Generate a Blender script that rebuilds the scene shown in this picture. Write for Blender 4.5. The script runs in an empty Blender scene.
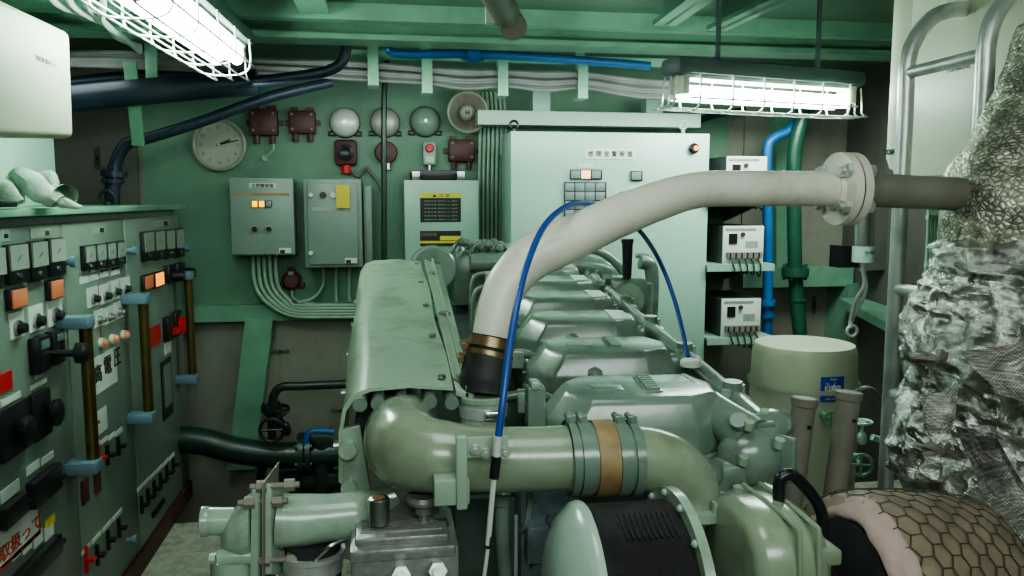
import bpy, bmesh, math, random
from mathutils import Vector, Matrix, noise
random.seed(7)
R = math.radians
SC = bpy.context.scene
COL = SC.collection
# ------------------------------------------------------------------ camera
F = 796.0
CAM = Vector((0, 0, 1.65))
YAW = math.atan((512 - 385) / F)
PIT = math.atan(88 / F)
CR = Matrix.Rotation(-YAW, 3, 'Z') @ Matrix.Rotation(math.pi / 2 - PIT, 3, 'X')
cd = bpy.data.cameras.new('camera'); cam = bpy.data.objects.new('camera', cd); COL.objects.link(cam)
cam.matrix_world = Matrix.Translation(CAM) @ CR.to_4x4()
cd.sensor_width = 36; cd.lens = 36 * F / 1024; cd.clip_start = 0.02
SC.camera = cam
def ray(px, py): return CR @ Vector(((px - 512) / F, (288 - py) / F, -1))
def Y(px, py, y):
    d = ray(px, py); return CAM + d * (y / d.y)
def X(px, py, x):
    d = ray(px, py); return CAM + d * (x / d.x)
def Z(px, py, z):
    d = ray(px, py); return CAM + d * ((z - 1.65) / d.z)

# ------------------------------------------------------------------ materials
def nt(name):
    m = bpy.data.materials.new(name); m.use_nodes = True
    t = m.node_tree; b = t.nodes['Principled BSDF']
    return m, t, b
def paint(name, col, rough=.4, metal=0, var=.18, scale=6, bump=.15, bscale=60, dirt=None, damt=.5, dscale=3, spec=.5, coat=0):
    m, t, b = nt(name); N = t.nodes; L = t.links
    if col[1] > col[0] * 1.1 and col[1] > col[2] * 1.05:
        g_ = sum(col) / 3; col = [c * .82 + g_ * .18 for c in col]
    tc = N.new('ShaderNodeTexCoord')
    n1 = N.new('ShaderNodeTexNoise'); n1.inputs['Scale'].default_value = scale; n1.inputs['Detail'].default_value = 6
    L.new(tc.outputs['Object'], n1.inputs['Vector'])
    cr = N.new('ShaderNodeValToRGB')
    a = [c * (1 - var) for c in col]; c2 = [min(1, c * (1 + var)) for c in col]
    cr.color_ramp.elements[0].position = .3; cr.color_ramp.elements[1].position = .7
    cr.color_ramp.elements[0].color = (*a, 1); cr.color_ramp.elements[1].color = (*c2, 1)
    L.new(n1.outputs['Fac'], cr.inputs['Fac'])
    out = cr.outputs['Color']
    if dirt:
        n2 = N.new('ShaderNodeTexNoise'); n2.inputs['Scale'].default_value = dscale; n2.inputs['Detail'].default_value = 9
        n2.inputs['Roughness'].default_value = .65
        L.new(tc.outputs['Object'], n2.inputs['Vector'])
        r2 = N.new('ShaderNodeValToRGB'); r2.color_ramp.elements[0].position = .5; r2.color_ramp.elements[1].position = .68
        L.new(n2.outputs['Fac'], r2.inputs['Fac'])
        mm = N.new('ShaderNodeMath'); mm.operation = 'MULTIPLY'; mm.inputs[1].default_value = damt
        L.new(r2.outputs['Color'], mm.inputs[0])
        mx = N.new('ShaderNodeMixRGB'); mx.inputs['Color2'].default_value = (*dirt, 1)
        L.new(mm.outputs[0], mx.inputs['Fac']); L.new(out, mx.inputs['Color1']); out = mx.outputs['Color']
    L.new(out, b.inputs['Base Color'])
    b.inputs['Roughness'].default_value = rough; b.inputs['Metallic'].default_value = metal
    b.inputs['Specular IOR Level'].default_value = spec
    if coat: b.inputs['Coat Weight'].default_value = coat; b.inputs['Coat Roughness'].default_value = .15
    if bump:
        n3 = N.new('ShaderNodeTexNoise'); n3.inputs['Scale'].default_value = bscale; n3.inputs['Detail'].default_value = 4
        L.new(tc.outputs['Object'], n3.inputs['Vector'])
        bp = N.new('ShaderNodeBump'); bp.inputs['Strength'].default_value = bump; bp.inputs['Distance'].default_value = .004
        L.new(n3.outputs['Fac'], bp.inputs['Height']); L.new(bp.outputs['Normal'], b.inputs['Normal'])
    return m
def emit(name, col, s, base=None):
    m, t, b = nt(name)
    b.inputs['Base Color'].default_value = (*(base or col), 1)
    b.inputs['Emission Color'].default_value = (*col, 1); b.inputs['Emission Strength'].default_value = s
    n = t.nodes.new('ShaderNodeTexNoise'); n.inputs['Scale'].default_value = 30
    mr = t.nodes.new('ShaderNodeMapRange'); mr.inputs['To Min'].default_value = .3; mr.inputs['To Max'].default_value = .4
    t.links.new(n.outputs['Fac'], mr.inputs['Value']); t.links.new(mr.outputs[0], b.inputs['Roughness'])
    return m
def foilmat(name, col, cell=0, bump=1.0, rough=.28, metal=1.0, grid=False):
    m, t, b = nt(name); N = t.nodes; L = t.links
    tc = N.new('ShaderNodeTexCoord')
    b.inputs['Metallic'].default_value = metal; b.inputs['Roughness'].default_value = rough
    n = N.new('ShaderNodeTexNoise'); n.inputs['Scale'].default_value = 16; n.inputs['Detail'].default_value = 8; n.inputs['Roughness'].default_value = .6
    n.inputs['Distortion'].default_value = 1.2
    L.new(tc.outputs['Object'], n.inputs['Vector'])
    cr = N.new('ShaderNodeValToRGB'); cr.color_ramp.elements[0].position = .40; cr.color_ramp.elements[1].position = .62
    cr.color_ramp.elements[0].color = (*[c * (.35 if cell else .42) for c in col], 1); cr.color_ramp.elements[1].color = (*col, 1)
    L.new(n.outputs['Fac'], cr.inputs['Fac']); out = cr.outputs['Color']
    v = N.new('ShaderNodeTexVoronoi'); v.inputs['Scale'].default_value = cell or 48
    v.feature = 'DISTANCE_TO_EDGE'
    if cell: L.new(tc.outputs['Object'], v.inputs['Vector'])
    else:
        mxv = N.new('ShaderNodeMixRGB'); mxv.inputs['Fac'].default_value = .25
        L.new(tc.outputs['Object'], mxv.inputs['Color1']); L.new(n.outputs['Color'], mxv.inputs['Color2']); L.new(mxv.outputs['Color'], v.inputs['Vector'])
    if cell:
        c2 = N.new('ShaderNodeValToRGB'); c2.color_ramp.elements[0].position = .0; c2.color_ramp.elements[1].position = .14
        c2.color_ramp.elements[0].color = (.22, .21, .17, 1)
        L.new(v.outputs['Distance'], c2.inputs['Fac'])
        mx = N.new('ShaderNodeMixRGB'); mx.blend_type = 'MULTIPLY'; mx.inputs['Fac'].default_value = .8
        L.new(out, mx.inputs['Color1']); L.new(c2.outputs['Color'], mx.inputs['Color2']); out = mx.outputs['Color']
    if grid:
        ck_ = N.new('ShaderNodeTexChecker'); ck_.inputs['Scale'].default_value = 260
        ck_.inputs['Color1'].default_value = (1, .95, .92, 1); ck_.inputs['Color2'].default_value = (.35, .32, .32, 1)
        L.new(tc.outputs['Object'], ck_.inputs['Vector'])
        ad = N.new('ShaderNodeMixRGB'); ad.blend_type = 'MULTIPLY'; ad.inputs['Fac'].default_value = .8
        L.new(out, ad.inputs['Color1']); L.new(ck_.outputs['Color'], ad.inputs['Color2']); out = ad.outputs['Color']
    L.new(out, b.inputs['Base Color'])
    bp = N.new('ShaderNodeBump'); bp.inputs['Strength'].default_value = bump; bp.inputs['Distance'].default_value = .02
    L.new(n.outputs['Fac'], bp.inputs['Height'])
    bp2 = N.new('ShaderNodeBump'); bp2.inputs['Strength'].default_value = .5 if cell else .35; bp2.inputs['Distance'].default_value = .01 if cell else .008
    L.new(v.outputs['Distance'], bp2.inputs['Height']); L.new(bp.outputs['Normal'], bp2.inputs['Normal'])
    L.new(bp2.outputs['Normal'], b.inputs['Normal'])
    return m
G = dict(
 wallgreen=paint('wall_green_paint', (.105, .25, .15), .5, dirt=(.03, .06, .04), damt=.35, scale=2),
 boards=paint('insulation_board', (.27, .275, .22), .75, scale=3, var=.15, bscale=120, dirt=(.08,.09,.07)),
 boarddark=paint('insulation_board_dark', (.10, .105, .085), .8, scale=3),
 ceil=paint('ceiling_green_paint', (.11, .24, .155), .35, dirt=(.10, .09, .07), damt=.6, scale=3, bump=.3, bscale=25),
 beam=paint('beam_green_paint', (.15, .36, .23), .35, dirt=(.06, .1, .07), damt=.3, scale=4),
 panel=paint('panel_green_enamel', (.15, .215, .165), .38, scale=2.5, var=.1, bump=.04),
 panel2=paint('alarm_panel_enamel', (.29, .52, .40), .3, scale=2, var=.06, bump=.03),
 box=paint('box_enamel', (.19, .285, .23), .38, scale=3, var=.08, bump=.04, dirt=(.08,.13,.1), damt=.25),
 box2=paint('box_pale_enamel', (.25, .43, .33), .35, scale=3, var=.06, bump=.04),
 engine=paint('engine_paint', (.155, .235, .18), .25, scale=9, var=.14, bump=.2, bscale=25, dirt=(.07, .085, .055), damt=.6, dscale=7, coat=.4),
 engine2=paint('engine_pale_paint', (.30, .43, .32), .24, scale=8, var=.12, bump=.15, bscale=30, dirt=(.12, .13, .07), damt=.5, dscale=9, coat=.4),
 enginedk=paint('engine_block_paint', (.05, .075, .065), .4, scale=9, var=.25, dirt=(.02, .025, .02), damt=.7, dscale=6),
 duct=paint('intake_duct_paint', (.235, .31, .20), .25, scale=7, var=.16, bump=.12, dirt=(.12, .12, .05), damt=.6, dscale=8, coat=.45),
 shield=paint('shield_paint', (.29, .42, .29), .3, scale=4, var=.1, bump=.1, dirt=(.10, .12, .07), damt=.65, dscale=8, coat=.2),
 white=paint('white_pipe_paint', (.74, .72, .62), .35, scale=6, var=.06, bump=.08, dirt=(.4, .37, .28), damt=.55, dscale=7),
 greypipe=paint('grey_pipe_paint', (.20, .19, .155), .5, scale=8, var=.15, dirt=(.1, .09, .07), damt=.4),
 cream=paint('cream_casing', (.58, .62, .48), .45, scale=2, var=.06, bump=.06, dirt=(.35, .36, .26), damt=.3),
 mint=paint('mint_box', (.42, .66, .55), .4, scale=3, var=.05),
 black=paint('black_plastic', (.012, .013, .014), .35, bump=.05),
 rubber=paint('black_rubber', (.02, .02, .022), .6, bump=.2, dirt=(.07, .07, .06), damt=.4, dscale=12),
 mesh=paint('black_filter_cloth', (.012, .011, .013), .8, bump=1.0, bscale=400, dirt=(.05, .05, .055), damt=.6, dscale=9),
 steel=paint('steel', (.42, .44, .42), .3, 1, var=.12),
 bellsilver=paint('bell_silver', (.72, .76, .72), .38, .35, var=.06, bump=.02),
 bellgrey=paint('bell_grey', (.45, .47, .40), .42, .35, var=.08, bump=.02),
 chrome=paint('chrome', (.7, .72, .7), .14, 1, var=.05, bump=.02),
 galv=paint('galvanised_tube', (.62, .66, .64), .36, .6, scale=12, var=.15, dirt=(.2, .2, .18), damt=.4, dscale=10),
 brass=paint('brass_bar', (.21, .165, .06), .33, .9, scale=12, var=.2),
 bracket=paint('blue_grey_bracket', (.13, .21, .26), .4, var=.08),
 bronze=paint('bronze_band', (.22, .15, .09), .35, .7, scale=14, var=.3),
 rust=paint('rust', (.20, .085, .035), .8, scale=30, var=.4, bump=.5),
 rustband=paint('tan_band', (.29, .20, .10), .5, scale=20, var=.25, dirt=(.2,.1,.04)),
 alu=paint('cast_aluminium', (.33, .34, .33), .42, .6, scale=12, var=.2, bump=.3, bscale=90, dirt=(.09, .08, .07), damt=.6, dscale=12),
 reddark=paint('dark_red_paint', (.075, .022, .02), .5, var=.25),
 red=paint('red_plastic', (.5, .02, .02), .4, var=.08),
 orange=emit('orange_lamp', (1, .3, .1), .10, (.45, .17, .09)),
 orangelit=emit('orange_lamp_lit', (1, .32, .04), 1.3),
 yellowlit=emit('yellow_lamp_lit', (1, .50, .01), 1.6),
 amberlit=emit('cream_lamp_lit', (1, .55, .25), 1.6),
 lampoff=paint('lamp_grey', (.20, .27, .26), .3, var=.06, bump=0),
 label=paint('white_label', (.55, .62, .54), .5, var=.06, bump=0),
 labeldim=paint('dull_label', (.22, .30, .23), .5, var=.12, scale=40, bump=0),
 ink=paint('black_ink', (.01, .012, .012), .6, bump=0),
 redink=paint('red_ink', (.45, .04, .03), .6, bump=0),
 whiteink=paint('white_ink', (.8, .82, .8), .6, bump=0),
 yellow=paint('yellow_tag', (.55, .48, .04), .5, var=.12),
 bluelab=paint('blue_label', (.015, .09, .50), .35, bump=0, var=.04),
 meter=paint('meter_glass', (.26, .32, .26), .12, var=.06, scale=20, bump=0),
 bluepipe=paint('blue_pipe_paint', (.02, .12, .32), .35, var=.12),
 navy=paint('navy_pipe_paint', (.014, .026, .045), .4, var=.2, dirt=(.04,.05,.06), damt=.4),
 dkgreen=paint('dark_green_pipe', (.012, .085, .05), .3, var=.2),
 dkgreen2=paint('blackish_green_pipe', (.01, .035, .025), .35, var=.3),
 bluecable=paint('blue_cable', (.02, .07, .28), .35, bump=0, var=.06),
 cablegrey=paint('grey_cable', (.13, .155, .14), .5, var=.2, scale=8),
 cablegreen=paint('green_painted_cable', (.22, .38, .26), .45, var=.15),
 tankc=paint('tank_cream', (.50, .54, .40), .35, var=.05, scale=2, bump=.05, dirt=(.3, .32, .2), damt=.4),
 glove=paint('glove_cotton', (.30, .44, .34), .9, var=.35, scale=22, bump=.5, bscale=90, dirt=(.55, .55, .42), damt=.5, dscale=14),
 floor=paint('floor_plate', (.42, .42, .34), .55, var=.22, scale=18, bump=.9, bscale=45, dirt=(.12, .12, .09), damt=.5, dscale=10),
 redbrown=paint('red_brown_plinth', (.085, .035, .022), .55, var=.25),
 wire=paint('cage_wire', (.75, .82, .76), .3, .3, bump=0, var=.03),
 tube=emit('fluorescent_tube', (.80, 1.0, .90), 32),
 hood=paint('lamp_hood', (.10, .15, .15), .45, var=.15),
 netting=paint('netting_wire', (.06, .05, .035), .6, var=.2),
 bluegrey=paint('blue_grey_casing', (.12, .165, .175), .4, scale=12, var=.2, dirt=(.03, .035, .03), damt=.6, dscale=14),
 dome=paint('dome_paint', (.36, .52, .41), .25, scale=5, var=.06, bump=.03, coat=.4),
 pink=paint('pink_cloth', (.42, .30, .28), .8, var=.12, scale=20, bump=.6, bscale=60),
 blanket=paint('brown_blanket', (.25, .195, .145), .55, .15, var=.25, scale=18, bump=.6, bscale=70),
 foil=foilmat('silver_foil', (.76, .77, .73), 0, .25, .20, .97),
 foilgrid=foilmat('silver_foil_woven', (.72, .70, .68), 0, .8, .32, .9, grid=True),
 scale=foilmat('scaly_foil', (.72, .71, .58), 85, .3, .42, .6),
 clockface=paint('clock_face', (.30, .34, .26), .4, var=.04, bump=0),
 clockrim=paint('clock_rim', (.26, .30, .21), .35, var=.08),
 psu=paint('unit_face', (.52, .60, .52), .4, var=.08),
 psub=paint('unit_body_grey', (.05, .065, .06), .45, var=.1),
 purple=paint('lilac_grey_cast', (.22, .22, .27), .5, var=.12),
 tape=paint('tape_and_glint', (.70, .78, .72), .3, .2, var=.08, scale=40),
)
# ------------------------------------------------------------------ mesh builder
def catmull(pts, sub=6):
    P = [Vector(p) for p in pts]
    if len(P) < 3: return P
    out = []
    for i in range(len(P) - 1):
        p0 = P[max(i - 1, 0)]; p1 = P[i]; p2 = P[i + 1]; p3 = P[min(i + 2, len(P) - 1)]
        for k in range(sub):
            t = k / sub
            out.append(.5 * ((2 * p1) + (p2 - p0) * t + (2 * p0 - 5 * p1 + 4 * p2 - p3) * t * t + (3 * p1 - p0 - 3 * p2 + p3) * t ** 3))
    out.append(P[-1]); return out
class B:
    def __init__(s): s.bm = bmesh.new()
    def _ring(s, c, u, v, r, n, ph=0):
        return [s.bm.verts.new(c + (u * math.cos(2 * math.pi * k / n + ph) + v * math.sin(2 * math.pi * k / n + ph)) * r) for k in range(n)]
    def _skin(s, rings, closed=True, cap0=True, cap1=True):
        for a, b in zip(rings, rings[1:]):
            n = len(a)
            for k in range(n if closed else n - 1):
                s.bm.faces.new((a[k], a[(k + 1) % n], b[(k + 1) % n], b[k]))
        if cap0: s.bm.faces.new(rings[0][::-1])
        if cap1: s.bm.faces.new(rings[-1])
    @staticmethod
    def basis(ax):
        ax = Vector(ax).normalized(); t = Vector((0, 0, 1)) if abs(ax.z) < .9 else Vector((1, 0, 0))
        u = ax.cross(t).normalized(); return u, ax.cross(u).normalized(), ax
    def box(s, c, d, rot=None, bev=0, seg=2):
        r = bmesh.ops.create_cube(s.bm, size=1); vs = r['verts']
        for v in vs:
            p = Vector((v.co.x * d[0], v.co.y * d[1], v.co.z * d[2]))
            if rot: p = rot @ p
            v.co = p + Vector(c)
        if bev:
            es = list({e for v in vs for e in v.link_edges})
            bmesh.ops.bevel(s.bm, geom=es, offset=min(bev, min(d) * .45), segments=seg, affect='EDGES', profile=.5)
        return s
    def hexa(s, p, bev=0):   # p: 4 bottom ccw, 4 top ccw
        v = [s.bm.verts.new(Vector(q)) for q in p]
        fs = [(3, 2, 1, 0), (4, 5, 6, 7), (0, 1, 5, 4), (1, 2, 6, 5), (2, 3, 7, 6), (3, 0, 4, 7)]
        for f in fs: s.bm.faces.new([v[i] for i in f])
        if bev: bmesh.ops.bevel(s.bm, geom=list({e for q in v for e in q.link_edges}), offset=bev, segments=3, affect='EDGES', profile=.5)
        return s
    def bb(s, a, b, bev=0):
        a = Vector(a); b = Vector(b); return s.box((a + b) / 2, [max(abs(x), 1e-4) for x in (b - a)], bev=bev)
    def cyl(s, p0, p1, r, r2=None, n=20):
        p0 = Vector(p0); p1 = Vector(p1); u, v, _ = s.basis(p1 - p0)
        s._skin([s._ring(p0, u, v, r, n), s._ring(p1, u, v, r if r2 is None else r2, n)]); return s
    def hexnut(s, p, ax, r, h): p = Vector(p); return s.cyl(p, p + Vector(ax).normalized() * h, r, n=6)
    def lathe(s, prof, p0, ax, n=32, cap0=True, cap1=True, sc=(1, 1)):
        p0 = Vector(p0); u, v, a = s.basis(ax)
        s._skin([s._ring(p0 + a * h, u * sc[0], v * sc[1], max(r, 1e-4), n) for r, h in prof], cap0=cap0, cap1=cap1); return s
    def tube(s, pts, r, n=12, sub=6, cap=True, flat=None):
        m = len(pts); P = catmull(pts, sub) if sub > 1 else [Vector(p) for p in pts]
        rs = r if isinstance(r, (list, tuple)) else [r] * m
        def rad(i):
            t = i / (len(P) - 1) * (m - 1); k = min(int(t), m - 2); f = t - k; f = f * f * (3 - 2 * f) if len(set(rs)) > 1 else f
            return rs[k] * (1 - f) + rs[k + 1] * f
        u = None; rings = []
        for i, p in enumerate(P):
            t = (P[min(i + 1, len(P) - 1)] - P[max(i - 1, 0)])
            if t.length < 1e-9: continue
            t.normalize()
            if u is None: u = s.basis(t)[0]
            else:
                u = u - t * u.dot(t); u.normalize()
            v = t.cross(u)
            rings.append(s._ring(p, u, v, rad(i), n))
        s._skin(rings, cap0=cap, cap1=cap); return s
    def sph(s, c, r, sc=(1, 1, 1), n=20):
        q = bmesh.ops.create_uvsphere(s.bm, u_segments=n, v_segments=n // 2 + 2, radius=r)
        for v in q['verts']: v.co = Vector((v.co.x * sc[0], v.co.y * sc[1], v.co.z * sc[2])) + Vector(c)
        return s
    def torus(s, c, ax, RR, r, n=28, m=8, a0=0, a1=360):
        u, v, a = s.basis(ax); c = Vector(c)
        full = abs(a1 - a0) >= 360; k = n if full else n + 1; rings = []
        for i in range(k):
            t = R(a0) + R(a1 - a0) * i / n; d = u * math.cos(t) + v * math.sin(t)
            rings.append(s._ring(c + d * RR, d, a, r, m))
        if full: rings.append(rings[0])
        s._skin(rings, cap0=not full, cap1=not full); return s
    def prism(s, poly, vec, bev=0):
        v = [s.bm.verts.new(Vector(p)) for p in poly]; w = [s.bm.verts.new(Vector(p) + Vector(vec)) for p in poly]
        n = len(v); s.bm.faces.new(v[::-1]); s.bm.faces.new(w)
        for i in range(n): s.bm.faces.new((v[i], v[(i + 1) % n], w[(i + 1) % n], w[i]))
        if bev: bmesh.ops.bevel(s.bm, geom=list({e for q in v + w for e in q.link_edges}), offset=bev, segments=2, affect='EDGES', profile=.5)
        return s
    def loft(s, rings, bev=0, seg=2):
        rs = [[s.bm.verts.new(Vector(p)) for p in r] for r in rings]
        s._skin(rs)
        if bev: bmesh.ops.bevel(s.bm, geom=list({e for r in rs for q in r for e in q.link_edges}), offset=bev, segments=seg, affect='EDGES', profile=.5)
        return s
    def xf(s, M): bmesh.ops.transform(s.bm, matrix=M, verts=s.bm.verts[:]); return s
    def noise(s, amp, sc, lvl=0):
        s.bm.normal_update()
        for v in s.bm.verts: v.co += v.normal * amp * noise.fractal(v.co * sc, 1.0, 2.0, 4)
        return s
def wl(o):
    p = Vector((0, 0, 0))
    while o: p += o.location; o = o.parent
    return p
def fin(b, name, mat, parent=None, ang=38, loc=None, flat=False):
    bm = b.bm; bmesh.ops.recalc_face_normals(bm, faces=bm.faces[:])
    if parent is not None: off = wl(parent)
    elif loc is not None: off = Vector(loc)
    else:
        xs = [v.co for v in bm.verts]
        off = Vector(((min(p.x for p in xs) + max(p.x for p in xs)) / 2, (min(p.y for p in xs) + max(p.y for p in xs)) / 2, min(p.z for p in xs)))
    for v in bm.verts: v.co -= off
    me = bpy.data.meshes.new(name); bm.to_mesh(me); bm.free()
    if not flat:
        for p in me.polygons: p.use_smooth = True
        me.set_sharp_from_angle(angle=R(ang))
    me.materials.append(G[mat] if isinstance(mat, str) else mat)
    o = bpy.data.objects.new(name, me); COL.objects.link(o)
    if parent is not None: o.parent = parent
    else: o.location = off
    return o
def tag(o, label, cat, group=None, kind=None):
    o['label'] = label; o['category'] = cat
    if group: o['group'] = group
    if kind: o['kind'] = kind
    return o
def thing(name, label, cat, loc, group=None):
    o = bpy.data.objects.new(name, None); COL.objects.link(o); o.location = Vector(loc); o.empty_display_size = .05
    return tag(o, label, cat, group)
def struct(b, name, mat, label=None, **k):
    o = fin(b, name, mat, **k); o['kind'] = 'structure'
    if label: o['label'] = label
    return o
def copy_tree(o, delta, label=None, parent=None):
    c = o.copy(); COL.objects.link(c)
    if parent is None:
        c.location = o.location + Vector(delta)
        if label: c['label'] = label
    else: c.parent = parent
    for ch in [q for q in list(bpy.data.objects) if q.parent == o]: copy_tree(ch, delta, None, c)
    return c
CAM_CHILD = {}
def copy_part(o, parent, delta):
    c = o.copy(); COL.objects.link(c); c.parent = parent; c.location = o.location + Vector(delta)
    for ch in [q for q in list(bpy.data.objects) if q.parent == o]:
        d = ch.copy(); COL.objects.link(d); d.parent = c
    return c
def text(st, o, xd, yd, size, mat, parent, name='lettering', width=None, bold=0):
    cu = bpy.data.curves.new(name, 'FONT'); cu.body = st; cu.size = 1; cu.align_x = 'CENTER'; cu.align_y = 'CENTER'; cu.extrude = .002; cu.offset = bold; cu.resolution_u = 2
    ob = bpy.data.objects.new(name, cu); COL.objects.link(ob)
    dg = bpy.context.evaluated_depsgraph_get(); dg.update()
    me = bpy.data.meshes.new_from_object(ob.evaluated_get(dg)); bpy.data.objects.remove(ob); bpy.data.curves.remove(cu)
    if not me.vertices: return None
    xs = [v.co.x for v in me.vertices]; ys = [v.co.y for v in me.vertices]
    w = max(xs) - min(xs); h = max(ys) - min(ys); cx = (max(xs) + min(xs)) / 2; cy = (max(ys) + min(ys)) / 2
    sy = size / h; sx = sy if width is None else width / w
    xd = Vector(xd).normalized(); yd = Vector(yd).normalized(); zd = xd.cross(yd); off = wl(parent)
    for v in me.vertices:
        v.co = Vector(o) - off + xd * (v.co.x - cx) * sx + yd * (v.co.y - cy) * sy + zd * v.co.z * .4
    me.materials.clear(); me.materials.append(G[mat])
    q = bpy.data.objects.new(name, me); COL.objects.link(q); q.parent = parent
    return q
XR = Vector((1, 0, 0)); ZU = Vector((0, 0, 1)); YF = Vector((0, 1, 0))

# ================================================================== ROOM SHELL
YB = 4.9
struct(B().bb((-2.45, -1.6, -.05), (3.0, 4.15, 0)), 'floor', 'floor', 'grimy grey chequered floor plating')
struct(B().bb((-2.45, 4.15, -.65), (3.0, 5.0, -.6)), 'floor_recess', 'redbrown', 'dark sunken bilge strip at the foot of the end bulkhead')
struct(B().bb((-2.45, 4.15, -.65), (3.0, 4.17, -.05)), 'floor_edge', 'redbrown')
struct(B().bb((-2.45, YB, -.65), (3.0, YB + .05, 2.7)), 'wall_back', 'boards', 'grey insulation boards of the end bulkhead')
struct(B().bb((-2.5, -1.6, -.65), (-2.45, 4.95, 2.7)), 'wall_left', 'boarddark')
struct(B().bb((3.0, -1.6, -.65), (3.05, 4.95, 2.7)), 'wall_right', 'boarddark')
struct(B().bb((-2.5, -1.65, -.65), (3.05, -1.6, 2.7)), 'wall_front', 'wallgreen')
struct(B().bb((-2.5, -1.65, 2.47), (3.05, 4.95, 2.52)), 'ceiling', 'ceil', 'green painted steel deckhead')
# green steel backing plate on the bulkhead, lower edge shelf, beams
a = Y(140, 96, YB - .01); b = Y(722, 303, YB - .01)
struct(B().bb((a.x, YB - .025, b.z), (b.x, YB, 2.6)), 'trim_1', 'wallgreen', 'green steel backing plate on the end bulkhead')
a = Y(180, 306, 4.8); b = Y(352, 319, 4.8)
struct(B().bb((a.x - .6, 4.80, b.z), (b.x + .9, YB, a.z - .002)), 'trim_2', 'beam', 'green ledge under the backing plate')
# leaning frame
def strip(p, q, wpx, y0, y1):  # vertical/leaning member between pixel points, width in px at plane y0
    a0 = Y(p[0], p[1], y0); a1 = Y(q[0], q[1], y0); w = wpx * y0 / 800
    return B().hexa([(a1.x - w / 2, y0, a1.z), (a1.x + w / 2, y0, a1.z), (a1.x + w / 2, y1, a1.z), (a1.x - w / 2, y1, a1.z),
                     (a0.x - w / 2, y0, a0.z), (a0.x + w / 2, y0, a0.z), (a0.x + w / 2, y1, a0.z), (a0.x - w / 2, y1, a0.z)])
struct(strip((259, 319), (241, 470), 26, 4.78, YB), 'trim_3', 'beam', 'green leaning hull frame below the ledge')
a = Y(476, 112, 4.6); b = Y(694, 129, 4.6)
struct(B().bb((a.x, 4.5, b.z), (b.x, 4.62, a.z)).box(((Y(540, 100, 4.6)).x, 4.6, a.z + .06), (.1, .1, .14)).box(((Y(652, 100, 4.6)).x, 4.6, a.z + .06), (.1, .1, .14)), 'trim_4', 'box2', 'pale green beam above the alarm cabinet')
a = Y(740, 267, 4.75); b = Y(915, 284, 4.75)
struct(B().bb((a.x, 4.7, b.z), (2.98, YB, a.z)), 'trim_5', 'beam', 'green horizontal stringer behind the cream tank')
struct(strip((857, 284), (846, 400), 18, 4.66, YB), 'trim_6', 'beam', 'green hull frame dropping from the stringer')
struct(strip((786, 60), (786, 267), 22, 4.78, YB), 'trim_7', 'beam', 'pale green upright behind the pipes')
# sloping shelf plate from the frame towards the ladder
p = [Y(848, 300, 4.5), Y(905, 332, 3.6)]
struct(B().hexa([(p[0].x, 4.6, p[0].z - .05), (p[1].x, 3.3, p[1].z - .1), (2.98, 3.3, p[1].z - .1), (2.98, 4.6, p[0].z - .05),
                 (p[0].x, 4.6, p[0].z), (p[1].x, 3.3, p[1].z - .05), (2.98, 3.3, p[1].z - .05), (2.98, 4.6, p[0].z)]), 'trim_8', 'beam', 'green side shelf behind the ladder')
struct(B().bb((-2.4, 3.7, 2.36), (3.0, 3.86, 2.385)).bb((-2.4, 3.77, 2.38), (3.0, 3.79, 2.47)).bb((-2.4, 3.5, 2.40), (3.0, 3.56, 2.47)), 'trim_9', 'beam', 'green deck beam across the ceiling')
bb_ = B()
for x0 in (-.27,):
    bb_.box((x0, 2.6, 2.42), (.12, 1.7, .02)).box((x0, 2.6, 2.45), (.02, 1.7, .06))
struct(bb_, 'trim_10', 'beam', 'short green girder on the ceiling')
def girder(pa, pb, z, w, name, lab):
    a = Z(*pa, z); b = Z(*pb, z); d = (b - a).normalized(); s = Vector((-d.y, d.x, 0)) * w
    lo = [a - s, b - s, b + s, a + s]
    struct(B().hexa([v for v in lo] + [v + ZU * .02 for v in lo]).hexa([a - s * .1, b - s * .1, b + s * .1, a + s * .1] + [v + ZU * (2.47 - z) for v in (a - s * .1, b - s * .1, b + s * .1, a + s * .1)]), name, 'beam', lab)
girder((735, -25), (664, 26), 2.38, .05, 'trim_11', 'green ceiling girder catching the lamp light')
girder((830, -22), (716, 31), 2.38, .045, 'trim_12', 'second green ceiling girder above the lamp')
# stringer boards seams on the bulkhead (printed text stays with a board)
bd = struct(B().bb(Y(745, 108, 4.89), Y(842, 266, 4.88)), 'trim_13', 'boards', 'grey insulation board between the pipes')
bd2 = struct(B().bb(Y(276, 306, 4.89), Y(352, 470, 4.88)), 'trim_14', 'boards', 'grey insulation board beside the leaning frame')
text('YANMAR', Y(279, 352, 4.874), XR, ZU, .028, 'ink', bd2, width=.13, bold=.02)
text('TOMBO', Y(340, 411, 4.874), XR, ZU, .025, 'ink', bd2, width=.11, bold=.02)
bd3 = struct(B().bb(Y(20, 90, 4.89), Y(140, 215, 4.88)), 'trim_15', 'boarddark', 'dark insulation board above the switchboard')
text('TOMBO', Y(97, 158, 4.87), -ZU, XR, .03, 'ink', bd3, width=.13, bold=.03)
text('TOMBO', Y(814, 304, 4.87), -ZU, XR, .03, 'ink', bd, width=.12, bold=.03)

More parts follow.
